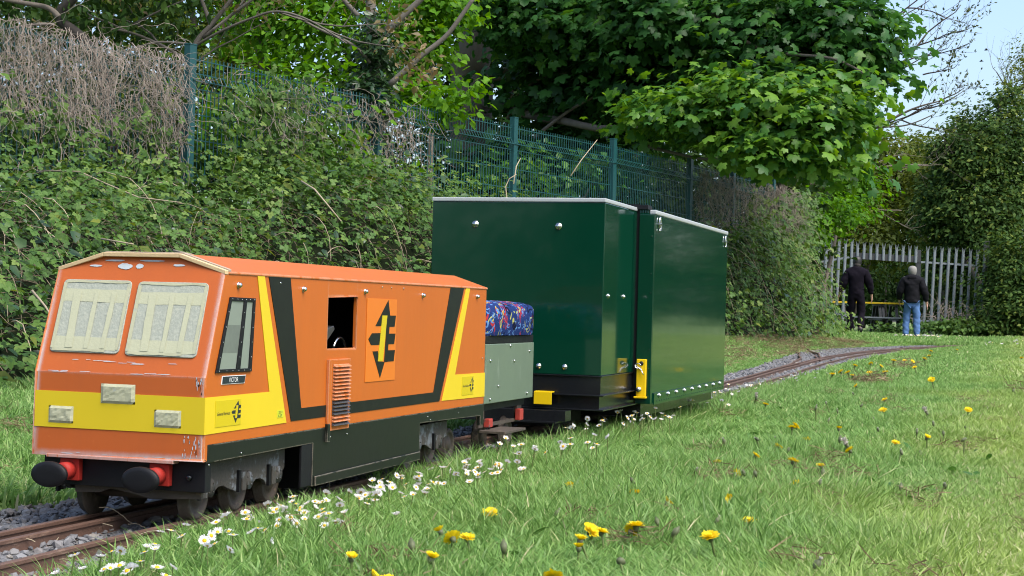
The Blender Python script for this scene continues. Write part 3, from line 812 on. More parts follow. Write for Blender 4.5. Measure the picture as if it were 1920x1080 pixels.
# taped lamps
def lamp(cx, cz, w, hh, lift):
    t = MB(); nu, nv = 11, 7; vs_, fs_ = [], []
    for i in range(nu + 1):
        for j in range(nv + 1):
            u, v = i / nu, j / nv
            e = min(u, 1 - u) * w / .006; g = min(v, 1 - v) * hh / .006
            k = min(1, e, g) ; k = math.sqrt(max(0, 1 - (1 - k) ** 2))
            y = -.0012 - lift * k - .0022 * abs(noise.noise((u * 4 + cx * 60, v * 3, 3))) * k + .0010 * noise.noise((u * 9, v * 7, cx * 30)) * k
            vs_.append((cx + w * (u - .5), y, cz + hh * (v - .5)))
    for i in range(nu):
        for j in range(nv):
            q = i * (nv + 1) + j; fs_.append([q, q + nv + 1, q + nv + 2, q + 1])
    return t.add(vs_, fs_, False).build("taped_lamp", TAPEPALE, loco)
lamp(-.114, .1828, .050, .030, .0022); lamp(.0975, .1842, .052, .0305, .0022); lamp(-.001, .2235, .068, .0345, .0026)
# bogies
def wheel(x, y, rad, parent, s, m=GRIME):
    t = MB()
    prof = [(-.006, rad + .006), (-.003, rad + .006), (-.001, rad), (.011, rad - .001), (.012, rad - .004), (.011, rad - .010), (.006, rad - .012), (.007, .016), (.011, .014), (.011, 0)]
    n = 28; vs_, fs_ = [], []
    for dx, r_ in [(-.006, 0)] + prof:
        for q in range(n):
            a = 2 * math.pi * q / n; vs_.append((x + s * dx, y + max(r_, 1e-4) * math.cos(a), rad + max(r_, 1e-4) * math.sin(a)))
    for i in range(len(prof)):
        for q in range(n): fs_.append([i * n + q, i * n + (q + 1) % n, (i + 1) * n + (q + 1) % n, (i + 1) * n + q])
    return t.add(vs_, fs_, True).build("wheel", m, parent)
def bogie(axles, boxes, y0, y1, name="bogie", parent=loco, m=STEELGREY, rad=.040):
    bg = thing(name, None, None); bg.parent = parent
    for s in (1, -1):
        out = [(y0, .105), (y0, .050)]
        for k, yb_ in enumerate(boxes):
            out += [(yb_ - .034, .043), (yb_ + .014, .043), (yb_ + .030, .050), (yb_ + .047, .058), (yb_ + .066, .058), (yb_ + .083, .052)] if k < len(boxes) - 1 else [(yb_ - .034, .043), (yb_ + .010, .043), (yb_ + .035, .062)]
        out += [(y1, .070), (y1, .108)]
        out = [p for i, p in enumerate(out) if i == 0 or p[0] >= out[i - 1][0] - 1e-6]
        MB().prism([(.138 * s, y, z) for y, z in out], (-.008 * s, 0, 0)).build("side_frame", m, bg, bevel=.001)
        for yb_ in boxes:
            t = MB()
            xa, xb = sorted((.1384 * s, .1460 * s))
            t.box((xa, yb_ - .024, .044), (xb, yb_ - .008, .078), .001)
            xa, xb = sorted((.1384 * s, .1520 * s))
            t.cyl((.1384 * s, yb_ + .008, .060), (.1440 * s, yb_ + .008, .060), .0165, 20)
            for a_ in (.8, 2.4, 3.9, 5.5): t.dome((.1441 * s, yb_ + .008 + .011 * math.cos(a_), .060 + .011 * math.sin(a_)), (s, 0, 0), .0022, .0016, 6)
            t.build("axle_box", m, bg)
            MB().box((min(.1383 * s, .1440 * s), yb_ - .034, .042), (max(.1383 * s, .1440 * s), yb_ - .026, .082)).build("horn_guide", BLACK, bg)
    for y in axles:
        for s in (1, -1): wheel(.100 * s, y, rad, bg, s)
        MB().cyl((-.1, y, rad), (.1, y, rad), .008, 12).build("axle", GRIME, bg)
    return bg
bogie([.092, .243, .386], [.070, .221, .346], .0445, .392)
bogie([1.135, 1.285, 1.43], [1.115, 1.262], 1.070, 1.335)
rebase(loco, (0, .75, 0))

# ------------------------------------------------------------------ driver's riding truck behind the locomotive
tr = thing("riding_truck", "grey green box truck with a blue patterned seat cushion, coupled behind the locomotive", "riding truck")
TX, T0, T1 = .152, 1.585, 2.030
MB().box((-TX, T0, .136), (TX, T1, .2945), .002).build("box_body", GREYBOX, tr)
MB().box((-TX + .004, T0 + .004, .295), (TX - .004, T1 + .006, .3165), .002).build("seat_base", BLACK, tr)
t = MB(); nu, nv = 14, 14; vs_, fs_ = [], []
# the cushion: an upholstered block with rounded shoulders and a crowned top
ring_z = [(.318, .985), (.330, 1.0), (.372, 1.0), (.388, .985), (.397, .955), (.403, .90), (.408, .78), (.411, .5), (.412, .2)]
n = 40
for z, k in ring_z:
    for q in range(n):
        a = 2 * math.pi * q / n; ca, sa = math.cos(a), math.sin(a)
        e = .28
        x = math.copysign(abs(ca) ** e, ca); y = math.copysign(abs(sa) ** e, sa)
        m_ = max(abs(x), abs(y)); pw = .004 * noise.noise((x * 3, y * 3, z * 30))
        vs_.append((x * (.160 * k) + pw, (T0 + T1) / 2 + .008 + y * (.238 * k) + pw, z + pw * .6))
for i in range(len(ring_z) - 1):
    for q in range(n): fs_.append([i * n + q, i * n + (q + 1) % n, (i + 1) * n + (q + 1) % n, (i + 1) * n + q])
fs_.append([(len(ring_z) - 1) * n + q for q in range(n)])
t.add(vs_, fs_, True).build("seat_cushion", SEAT, tr)
t = MB()
for y, z in ((1.63, .147), (1.625, .25), (1.80, .288), (1.985, .270), (1.84, .245), (1.70, .18), (1.97, .15)): t.dome((TX + .0005, y, z), (1, 0, 0), .0045, .003, 8)
t.build("panel_screws", CHROME, tr)
MB().box((-.13, T0 + .01, .115), (.13, T1 - .01, .1355)).build("frame", BLACK, tr)
for s in (1, -1):
    f_ = MB()
    xa, xb = sorted((.120 * s, .128 * s))
    f_.box((xa, T0 + .03, .070), (xb, T0 + .075, .1145)); f_.box((xa, T1 - .075, .070), (xb, T1 - .03, .1145)); f_.box((xa, T0 + .0755, .070), (xb, T1 - .0755, .079))
    f_.build("side_frame", GRIME, tr)
    xa, xb = sorted((.129 * s, .145 * s))
    MB().box((xa, T0 + .068, .070), (xb, T0 + .100, .093), .002).build("red_bracket", FADEDRED, tr)
    MB().box((xa, T1 - .095, .074), (xb, T1 - .062, .106), .002).build("red_bracket", FADEDRED, tr)
    xa, xb = sorted((.132 * s, .205 * s))
    MB().box((xa, T0 + .02, .058), (xb, T0 + .21, .0645), .001).build("foot_board", GRIME, tr)
    wheel(.1 * s, 1.70, .040, tr, s); wheel(.1 * s, 1.93, .040, tr, s)
t = MB()
for k in range(7): t.tube([(TX - .02 + .004 * math.sin(k), T0 - .004 + .003 * k, .128 - .004 * k), (TX - .012, T0 + .003 * k, .120 - .004 * k)], .0045, 6)
t.build("safety_chain", CHROME, tr)
MB().box((-.02, LEN - .01, .078), (.02, T0 + .02, .094)).build("drawbar", BLACK, tr)
rebase(tr, (0, (T0 + T1) / 2, 0))

# ------------------------------------------------------------------ tall green carriage
gc = thing("green_carriage", "tall glossy dark green enclosed carriage on a black chassis behind the locomotive", "carriage")
A0, A1 = 2.324, 2.757
eb = MB().box((-.2796, A0, .1925), (.2796, A1 + .005, .7215), .0025).build("end_box", GREENCAR, gc)
t = MB(); z0, z1 = .7217, .7345
t.box((-.2815, A0 - .003, z0), (.2815, A0 + .012, z1), .003); t.box((.2695, A0 + .0121, z0), (.2815, A1 + .004, z1), .003); t.box((-.2815, A0 + .0121, z0), (-.2695, A1 + .004, z1), .003)
t.build("top_trim", TRIM, eb)
MB().box((-.268, A0 + .0125, z0), (.268, A1 + .004, z0 + .006)).build("lid", GREENCAR, eb)
def bolt(c, ax, rad, parent):
    c = Vector(c); ax = Vector(ax); t = MB()
    t.cyl(c - ax * .001, c + ax * .0022, rad * 1.25, 16); t.dome(c + ax * .0022, ax, rad * .8, rad * .7, 10)
    return t.build("bolt", CHROME, parent)
for x, z in ((-.136, .651), (.134, .647)): bolt((x, A0, z), (0, -1, 0), .0085, eb)
for x, z in ((.082, .216), (.165, .216), (-.15, .216)): bolt((x, A0, z), (0, -1, 0), .0065, eb)
for y, z in ((2.387, .437), (2.591, .438)): bolt((.2796, y, z), (1, 0, 0), .0060, eb)
ch = MB().box((-.2790, A0 + .001, .1345), (.2790, A1 + .03, .1890)).build("chassis_box", BLACKGLOSS, gc)
for z0, z1, p in ((.1885, .1922, .0035), (.1300, .1342, .012), (.0860, .0905, .013)):
    MB().box((-.280 if z0 > .17 or z0 < .1 else .055, A0 - p, z0), (.280 + p, A1 + .02, z1), .0012).build("chassis_flange", BLACKGLOSS, ch)
MB().box((-.274, A0 + .006, .0907), (.2750, A1 + .03, .1297)).build("lower_chassis", BLACKGLOSS, gc)
MB().box((-.27, 2.20, .050), (.175, 2.318, .0545)).build("bogie_plate", BLACKGLOSS, gc)
MB().box((-.27, 2.235, .0548), (.195, 2.3, .0855)).build("bogie_plate", BLACKGLOSS, gc)
cp_ = MB(); cp_.box((.080, 2.285, .101), (.136, 2.290, .139), .001); cp_.box((.080, 2.2903, .137), (.136, 2.318, .141), .001); cp_.box((.080, 2.2903, .101), (.084, 2.318, .1367))
cp_.build("coupling_bracket", BRIGHTYEL, gc)
# main body
B0, B1, BX = 2.757, 4.120, .3412
mb_ = MB().box((-BX + .022, B0 + .006, .100), (BX - .022, B1 - .006, .712)).build("main_body", GREENCAR, gc)
for s in (1, -1):
    xa, xb = sorted((BX * s, (BX - .021) * s))
    sp = MB().box((xa, B0, .0890), (xb, B1, .7120), .0015).build("side_panel", GREENCAR, gc)
    xa, xb = sorted(((BX + .003) * s, (BX - .02) * s))
    MB().box((xa, B0 - .001, .7122), (xb, B1 + .001, .7270), .004).build("top_trim", TRIM, sp)
    if s == 1:
        st = MB().box((BX + .0004, B0 + .030, .0860), (BX + .0045, B1 - .03, .1235), .0008).build("lower_angle", GREENCAR, sp)
        for k in range(9):
            y = 2.862 + k * .142
            bolt((BX + .0046, y, .1135), (1, 0, 0), .0068, st)
        t = MB()
        for k in range(34): t.dome((BX + .0046, 2.83 + k * .0375, .0965), (1, 0, 0), .0024, .0016, 6)
        t.build("rivet_row", GREENCAR, st)
        for y, z in ((2.812, .684), (4.062, .684)):
            hr = MB(); x = BX + .0035
            hr.tube([(x, y - .0095, z - .022), (x, y + .0095, z - .022), (x, y + .011, z - .012), (x, y + .011, z + .012), (x, y + .006, z + .021), (x, y - .004, z + .021), (x, y - .009, z + .012), (x, y - .009, z + .001), (x, y - .007, z - .012), (x, y + .003, z - .019)], .0028, 8)
            hr.box((BX + .0005, y - .016, z - .0055), (BX + .008, y + .014, z + .0015), .001)
            hr.build("lashing_ring", CHROME, sp)
ep = MB().box((.290, B0 - .010, .0895), (BX - .0005, B0 - .0005, .7120), .0015).build("end_strip", GREENCAR, gc)
t = MB()
for k in range(8): t.dome((.333, B0 - .0102, .64 - k * .062), (0, -1, 0), .0022, .0015, 6)
t.build("strip_rivets", GREENCAR, ep)
MB().box((-.300, B0 - .004, .10), (.2895, B0 - .0006, .745)).build("black_seal", BLACK, gc)
MB().box((.262, B0 - .012, .7280), (.318, B0 + .05, .7420), .001).build("seal_cap", BLACK, gc)
yb2 = MB()
yb2.box((.296, B0 - .026, .1150), (.3275, B0 - .0105, .2360), .0025); yb2.box((.290, B0 - .034, .108), (.331, B0 - .0105, .1145), .002)
yo = yb2.build("yellow_bracket", BRIGHTYEL, gc)
t = MB(); t.cyl((.312, B0 - .0263, .222), (.312, B0 - .0268, .222), .0075, 16); t.build("bracket_hole", BLACK, yo)
t = MB().tube([(.302 + .010 * math.cos(a), B0 - .031 - .002 * math.sin(a * 2), .214 + .008 * math.sin(a)) for a in np.linspace(0, 5.6, 18)] + [(.318, B0 - .034, .192), (.322, B0 - .034, .185)], .0018, 6)
t.tube([(.295, B0 - .032, .216), (.318, B0 - .032, .196)], .0018, 6)
t.build("linch_pin", CHROME, yo)
t = MB(); t.cyl((.306, B0 - .026, .137), (.306, B0 - .035, .137), .009, 6); t.build("bolt_head", CHROME, yo)
MB().box((-.25, B0 + .03, .045), (.300, B1 - .05, .0865)).build("sub_frame", BLACKGLOSS, gc)
MB().box((-.30, B0 + .10, .7121), (.30, B1 - .1, .722)).build("roof_panel", GREENCAR, gc)
MB().box((.20, B1 - .25, .7222), (.29, B1 - .12, .738), .002).build("roof_catch", BLACK, gc)
for y in (2.45, 2.62, 3.75, 3.95):
    for s in (1, -1): wheel(.1 * s, y, .045, gc, s)
MB().box((-.12, 2.36, .03), (.12, 2.70, .0855)).build("bogie_frame", BLACK, gc)
MB().box((-.12, 3.66, .03), (.12, 4.03, .0445)).build("bogie_frame", BLACK, gc)
MB().tube([(.2, B1, .12), (.2, B1 + .05, .12)], .006, 8).build("rear_hook", BLACK, gc)
rebase(gc, (0, 3.2, 0))

# ------------------------------------------------------------------ welded mesh fence along the left
fence = thing("mesh_fence", "long dark green welded mesh fence with square posts, half buried in brambles", "fence")
posts = [(-5.52, 5.30), (-5.02, 7.75), (-4.76, 8.95), (-4.24, 11.58), (-3.65, 13.88), (-3.11, 16.02), (-2.66, 18.32), (-2.39, 19.95), (-2.06, 21.45), (-1.92, 23.4)]
ptop = [2.28, 2.28, 2.37, 2.37, 2.37, 2.37, 2.37, 2.37, 2.37, 2.12]
fdir = Vector((posts[-2][0] - posts[2][0], posts[-2][1] - posts[2][1], 0)).normalized()
frot = math.atan2(fdir.y, fdir.x)
for (x, y), zt in zip(posts, ptop):
    if (x, y) == posts[1]: continue
    pb = MB().box((-.04, -.03, -.2), (.04, .03, zt), .004).build("post", TEAL, fence)
    pb.location = (x, y, 0); pb.rotation_euler = (0, 0, frot)
    cp = MB().box((-.042, -.032, zt), (.042, .032, zt + .012), .003).build("post_cap", TEAL, pb)
def mesh_panel(a, b_, zt):
    a, b_ = Vector((*a, 0)), Vector((*b_, 0)); d = b_ - a; L = d.length; d.normalize(); nrm = Vector((d.y, -d.x, 0))
    t = MB()
    def at(s, z):
        # two pressed V folds stiffen the panel
        f = 0
        for zf in (zt - .17, zt - .95, zt - 1.75):
            f = max(f, .035 * max(0, 1 - abs(z - zf) / .06))
        return a + d * s + nrm * f + Vector((0, 0, z))
    n = int(L / .05)
    zs = [.05, zt - 1.81, zt - 1.75, zt - 1.69, zt - 1.01, zt - .95, zt - .89, zt - .23, zt - .17, zt - .11, zt + .03]
    for k in range(n + 1):
        t.tube([at(.01 + k * .05, z) for z in zs], .0056, 3, False)
    for z in [zt - .002, zt - .11, zt - .17, zt - .23, zt - .43, zt - .63, zt - .89, zt - .95, zt - 1.01, zt - 1.2, zt - 1.4, zt - 1.69, zt - 1.75, zt - 1.81, .3, .1]:
        t.tube([at(0, z), at(L, z)], .0056, 4, False)
    return t.build("mesh_panel", TEAL, fence)
for i in range(len(posts) - 1):
    mesh_panel(posts[i], posts[i + 1], min(ptop[i], ptop[i + 1]) - (.10 if i > 1 else .08))

def fence_xy(y): return np.interp(y, [p[1] for p in posts] + [27, 36], [p[0] for p in posts] + [-2.3, -3.2])

# ------------------------------------------------------------------ bramble bank in front of the fence
def front_x(y): return np.interp(y, [-4, 1, 3.5, 6, 9, 12, 16, 20, 26, 31, 36], [-2.9, -2.7, -2.68, -2.85, -2.75, -2.35, -2.0, -1.62, -1.75, -2.35, -3.05])
def back_x(y): return np.interp(y, [-4, 5.3, 9, 21.5, 24, 36], [-6.4, -5.5, -4.75, -2.1, -2.6, -4.6])
def bank_h(y): return np.interp(y, [-4, 3, 6, 8, 9, 10, 11.5, 13, 15, 18, 20, 24, 28, 36], [1.0, 1.05, 1.05, 1.0, 1.1, 1.4, 1.25, .95, .95, 1.05, 1.3, 1.6, 1.6, 1.4])
def lump(x, y, z=0.0):
    return (.5 * np.sin(1.9 * x + .8 * y + 1) * np.sin(1.3 * y - .7 * x) + .3 * np.sin(4.1 * x + 3.3 * y) * np.sin(3.7 * y + z * 3) + .2 * np.sin(7 * y + 2 * x) * np.sin(5.5 * x - z))
def bank_surface(u, y):
    xf, xb_ = front_x(y), back_x(y)
    x = xf + (xb_ - xf) * u
    h = bank_h(y) * (1 - (1 - np.clip(u, 0, 1)) ** 2.6)
    return x, y, zg(x, y) + h * (1 + .16 * lump(x, y))
uu, yy = np.meshgrid(np.linspace(0, 1, 16), np.linspace(-4, 36, 120))
bx_, by_, bz_ = bank_surface(uu, yy); bz_ = bz_ - .20 - .07 * np.abs(lump(bx_ * 3, by_ * 3)); bz_[:, 0] = zg(bx_[:, 0], by_[:, 0]) - .05
i2 = (np.arange(119)[:, None] * 16 + np.arange(15)[None]).ravel()
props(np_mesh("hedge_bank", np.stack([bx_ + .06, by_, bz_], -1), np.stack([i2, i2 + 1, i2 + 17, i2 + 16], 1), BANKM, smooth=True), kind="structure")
bramble = thing("bramble_thicket", "dense green bramble thicket banked up against the green mesh fence", "brambles", (-2.7, 8, 0))
def bramble_leaves(n, y0, y1, size, thick=.16):
    y = y0 + (y1 - y0) * rng.random(n); u = rng.random(n) ** 1.15
    # sprays: several leaves gather on one shoot
    g = rng.integers(0, n // 7, n); gy_ = y0 + (y1 - y0) * rng.random(n // 7); gu = rng.random(n // 7) ** 1.15
    y = gy_[g] + rng.normal(size=n) * .07; u = np.clip(gu[g] + rng.normal(size=n) * .035, 0, 1)
    x, y, z = bank_surface(u, y)
    gap = .5 + .5 * np.sin(5.3 * y + 2.1 * np.sin(7 * u) + 1.7 * np.sin(2.1 * y)) * np.sin(8.7 * u + 1.3 * np.sin(3.9 * y))
    x2, y2, z2 = bank_surface(u + .02, y)
    nr = norm(np.stack([np.maximum(z2 - z, 1e-4), np.zeros(n), np.maximum(x - x2, 1e-4)], 1))
    gl = rng.normal(size=n // 7)
    off = thick * (.75 * gl[g] + .45 * rng.normal(size=n))
    P = np.stack([x, y, z], 1) + nr * off[:, None]
    N = norm(nr * .8 + np.array([.15, -.1, .5]) + .5 * rng.normal(size=(n, 3)))
    T = norm(rng.normal(size=(n, 3)) + np.array([.5, -.2, -.5]))
    R = np.clip(.35 + .22 * gl[g] + .25 * rng.normal(size=n) * .8, 0, 1)
    ok = rng.random(n) < np.clip(.12 + 1.5 * gap, 0, 1)
    return P[ok], N[ok], T[ok], (size * (.40 + 1.0 * rng.random(n) ** 1.5))[ok], R[ok]
def climbers(n, y0, y1, dens, size):
    """shoots on the mesh itself, thinning out upwards"""
    k = n // 8
    cy = y0 + (y1 - y0) * rng.random(k); cz = bank_h(cy) - .2 + (1.15 * rng.random(k) ** 1.7) * dens(cy)
    g = rng.integers(0, k, n)
    y = cy[g] + .09 * rng.normal(size=n); z = np.minimum(cz[g] + .08 * rng.normal(size=n), 2.42); x = fence_xy(y) + .05 + .09 * np.abs(rng.normal(size=n))
    return np.stack([x, y, z], 1), norm(np.array([.7, -.4, .5]) + .5 * rng.normal(size=(n, 3))), norm(rng.normal(size=(n, 3)) + np.array([0, 0, -.4])), size * (.6 + .7 * rng.random(n)), np.clip(.55 + .25 * rng.normal(size=n), 0, 1)
parts_ = [bramble_leaves(40000, 1.5, 12.5, .052, .23), bramble_leaves(23000, 12.5, 22, .062, .21), bramble_leaves(15000, 20, 36, .088, .22),
          climbers(3400, 5.0, 8.72, lambda y: .8 + 0 * y, .058), climbers(2600, 9.12, 11.9, lambda y: np.interp(y, [9, 11.0, 11.9], [1.0, .8, .3]), .062), climbers(500, 12.8, 19.5, lambda y: np.interp(y, [12.8, 19], [.18, .3]), .08), climbers(2600, 20.2, 25, lambda y: .75 + 0 * y, .085)]
P = np.concatenate([a[0] for a in parts_]); N = np.concatenate([a[1] for a in parts_]); T = np.concatenate([a[2] for a in parts_]); S = np.concatenate([a[3] for a in parts_]); R = np.concatenate([a[4] for a in parts_])
ivw = np.array(cam.matrix_world.inverted()); q = P @ ivw[:3, :3].T + ivw[:3, 3]
px_, py_ = q[:, 0] / -q[:, 2] / .3102 * .5, q[:, 1] / -q[:, 2] / .3102 * .5     # frame half width is .31
clear = (q[:, 2] < -1) & (np.abs(px_) < .49) & (py_ < .27) & ((py_ > .03) | (px_ > .22)) & (py_ > -.04)
score = np.where(clear, S / np.maximum(-q[:, 2], .1) * (.6 + .8 * rng.random(len(P))), 0); pick = np.argsort(-score)[:300]
single_leaves(bramble, LEAF_BRAMBLE, P[pick], N[pick], T[pick], S[pick], R[pick], L_BRAMBLE)
keep = np.ones(len(P), bool); keep[pick] = False
fo = leaf_mesh("foliage", LEAF_BRAMBLE, P[keep] - np.array([-2.7, 8, 0]), N[keep], T[keep], S[keep], R[keep], L_BRAMBLE, bramble)

# ivy and nettles mixed into the thicket
ivy_ = [bramble_leaves(9000, 1.5, 14, .050, .25), bramble_leaves(5000, 14, 34, .075, .25)]
sel_ = [(.5 + .5 * np.sin(2.9 * a[0][:, 1] + 1.1) * np.sin(3.7 * a[0][:, 0] + 2 * a[0][:, 2])) > .55 for a in ivy_]
cat_ = lambda i: np.concatenate([a[i][k_] for a, k_ in zip(ivy_, sel_)])
leaf_mesh("ivy_foliage", LEAF_WIDE, cat_(0) - np.array([-2.7, 8, 0]), cat_(1), cat_(2), cat_(3) * 1.25, cat_(4), L_IVY, bramble)
net_ = bramble_leaves(9000, 1.5, 20, .060, .28); k_ = (.5 + .5 * np.sin(4.1 * net_[0][:, 1]) * np.sin(2.3 * net_[0][:, 0] + 1)) > .62
leaf_mesh("nettle_foliage", LEAF_OVAL, net_[0][k_] - np.array([-2.7, 8, 0]), net_[1][k_], net_[2][k_], net_[3][k_] * 1.5, net_[4][k_], L_OLIVE, bramble)

def strand_mesh(name, starts, dirs, lens, r, m, parent, seg=9, droop=.5, wob=.25, taper=.5, sides=3, base=(0, 0, 0), kind="stuff"):
    """many thin curved stems as one mesh"""
    n = len(starts); P = np.array(starts, float); D = norm(np.array(dirs, float)); L_ = np.array(lens, float) / seg
    pts = [P.copy()]
    for k in range(seg):
        D = norm(D + wob * rng.normal(size=(n, 3)) + np.array([0, 0, -droop / seg]))
        P = P + D * L_[:, None]; pts.append(P.copy())
    pts = np.stack(pts, 1)                                    # n, seg+1, 3
    tan = norm(np.gradient(pts, axis=1)); ref = np.where(np.abs(tan[..., 2:3]) > .8, np.array([1., 0, 0]), np.array([0, 0, 1.]))
    a = norm(np.cross(tan, ref)); b_ = np.cross(tan, a)
    rr = (np.array(r)[:, None] if hasattr(r, "__len__") else r) * (1 - taper * np.linspace(0, 1, seg + 1))[None]
    rr = np.broadcast_to(rr, (n, seg + 1))
    V = np.stack([pts + rr[..., None] * (a * math.cos(2 * math.pi * s / sides) + b_ * math.sin(2 * math.pi * s / sides)) for s in range(sides)], 2)   # n, seg+1, sides, 3
    i = np.arange(n)[:, None, None] * (seg + 1) * sides + np.arange(seg)[None, :, None] * sides + np.arange(sides)[None, None]
    j = np.arange(n)[:, None, None] * (seg + 1) * sides + np.arange(seg)[None, :, None] * sides + (np.arange(sides)[None, None] + 1) % sides
    Fc = np.stack([i, j, j + sides, i + sides], -1).reshape(-1, 4)
    return np_mesh(name, V.reshape(-1, 3) - np.array(base), Fc, m, parent, kind)
n = 260
y = 1.5 + 30 * rng.random(n) ** 1.5; u = .1 + .85 * rng.random(n)
x, y, z = bank_surface(u, y)
strand_mesh("stem", np.stack([x, y, z], 1), np.stack([.5 + .4 * rng.normal(size=n), -.25 + .6 * rng.normal(size=n), .55 + .3 * rng.normal(size=n)], 1), .5 + .7 * rng.random(n), .0035, STRAW, bramble, droop=3.2, wob=.10, base=(-2.7, 8, 0))
n = 3600
y = 1.5 + 30 * rng.random(n) ** 1.5; u = .05 + .93 * rng.random(n)
x, y, z = bank_surface(u, y)
strand_mesh("dry_twig", np.stack([x - .05, y, z - .10], 1), np.stack([.3 + .5 * rng.normal(size=n), .8 * rng.normal(size=n), .45 + .5 * rng.normal(size=n)], 1), .25 + .5 * rng.random(n), .0024, mat("dry_brown_twig", (.17, .125, .085), .9, .4, 5), bramble, seg=7, droop=2.0, wob=.25, base=(-2.7, 8, 0))
# long bare shoots one can pick out
for a in ([(-4.540, 6.648, 1.190), (-4.201, 6.544, 1.175), (-3.933, 6.420, 1.089), (-3.639, 6.303, 0.999), (-3.294, 6.202, 0.963)], [(-2.776, 4.481, 0.672), (-2.524, 4.351, 0.644)],
          [(-2.532, 6.229, 1.094), (-2.375, 6.069, 1.036), (-2.146, 5.933, 0.848)], [(-2.343, 4.408, 0.619), (-2.162, 4.255, 0.596), (-2.044, 4.188, 0.566)], [(-2.803, 3.952, 0.411), (-2.687, 3.885, 0.341), (-2.595, 3.809, 0.283)],
          [(-2.571, 10.301, 1.285), (-2.612, 10.391, 1.388), (-2.584, 10.399, 1.454), (-2.530, 10.416, 1.491)], [(-2.550, 10.411, 1.411), (-2.562, 10.510, 1.565), (-2.559, 10.614, 1.642)], [(-2.528, 12.091, 1.619), (-2.464, 12.214, 1.778), (-2.352, 12.351, 1.980)]):
    o = MB().tube(a, [.006, .005] + [.0045] * (len(a) - 3) + [.003] if len(a) > 2 else [.005, .003], 6).build("bare_shoot", STRAW, bramble); o.location = (2.7, -8, 0)

# dead vines hanging on the mesh
def vines(name, label, y0, y1, n, zmin, base, dens=1.0, off=.06):
    v = thing(name, label, "dead vine", base)
    k = max(6, n // 26); cy = y0 + (y1 - y0) * rng.random(k)
    g = rng.integers(0, k, n)
    y = np.clip(cy[g] + .13 * rng.normal(size=n), y0, y1); z = 2.27 - (2.27 - zmin) * .55 * rng.random(n) ** 1.4
    x = fence_xy(y) + off + .07 * np.abs(rng.normal(size=n))
    strand_mesh("vine", np.stack([x, y, z], 1), np.stack([.04 + .12 * rng.normal(size=n), .45 * rng.normal(size=n), -.8 + .4 * rng.normal(size=n)], 1), .2 + .45 * rng.random(n), .0026, DEADVINE, v, seg=12, droop=1.0, wob=.36, base=base)
    return v
vines("dead_vine_tangle", "thick tangle of dead grey vines hanging on the fence left of the nearest post", 5.4, 8.78, 620, 1.2, (-5, 8.2, 0), off=.03)
vines("dead_vine_tangle", "sparse dry stems trailing down the lower mesh at the left end of the fence", 5.4, 8.7, 420, -.6, (-5, 7.6, 0), off=.10)
vines("dead_vine_tangle", "densest hanging curtain of dead grey vines, just left of the nearest post", 7.2, 8.72, 360, 1.2, (-4.9, 8.3, 0), off=.05)
vines("dead_vine_tangle", "thin straggle of dry vines on the fence just right of the nearest post", 9.15, 12.3, 330, 1.1, (-4.5, 10.6, 0))
vines("dead_vine_tangle", "mat of dead grey vines over the far end of the mesh fence", 18.4, 22.8, 1000, 1.0, (-2.4, 20.5, 0))

# ------------------------------------------------------------------ trees behind the fence
def limbs(parent, name, paths, m, base=(0, 0, 0), sides=8):
    for pts, r0, r1 in paths:
        # smooth, slightly crooked run through the given points
        P_ = [Vector(p) for p in pts]; out = []
        for i in range(len(P_) - 1):
            p0, p1, p2, p3 = P_[max(i - 1, 0)], P_[i], P_[i + 1], P_[min(i + 2, len(P_) - 1)]
            for k in range(5):
                t = k / 5
                out.append(.5 * ((2 * p1) + (p2 - p0) * t + (2 * p0 - 5 * p1 + 4 * p2 - p3) * t * t + (3 * p1 - p0 - 3 * p2 + p3) * t ** 3))
        out.append(P_[-1]); n_ = len(out)
        rs = [r0 + (r1 - r0) * i / (n_ - 1) for i in range(n_)]
        out = [p + Vector((noise.noise(p * 2.1), noise.noise(p * 2.1 + Vector((9, 0, 0))), noise.noise(p * 2.1 + Vector((0, 9, 0))))) * rs[i] * .9 for i, p in enumerate(out)]
        MB().tube([p - Vector(base) for p in out], rs, sides).build(name, m, parent)

def twig_tree(parent, starts, m, base=(0, 0, 0), levels=3, seed=3, bud=None, budname="bud", spread=.55, upward=.25, name="twig"):
    """crooked branches that fork; returns tip positions. joined into one mesh"""
    rd = random.Random(seed); t = MB(); tips = []
    def grow(p, d, L, r, lv):
        pts = [p]; n_ = 5; rs = [r]
        for k in range(n_):
            d = (d + Vector((rd.gauss(0, .14), rd.gauss(0, .14), rd.gauss(0, .12) + upward * .12))).normalized()
            p = p + d * L / n_; pts.append(p); rs.append(r * (1 - .5 * (k + 1) / n_))
            if lv > 0 and k >= 1 and rd.random() < .85:
                side = d.orthogonal().normalized(); side.rotate(Matrix.Rotation(rd.random() * 6.3, 3, d))
                grow(p, (d * (1 - spread) + side * spread + Vector((0, 0, upward * .6))).normalized(), L * rd.uniform(.45, .7), rs[-1] * .7, lv - 1)
        t.tube([q - Vector(base) for q in pts], rs, 5 if lv > 1 else 4, False); tips.append((p, d))
        if lv <= 1:
            for q in pts[2:]: tips.append((q, d))
    for p, d, L, r in starts: grow(Vector(p), Vector(d).normalized(), L, r, levels)
    t.build(name, m, parent, "stuff")
    return tips

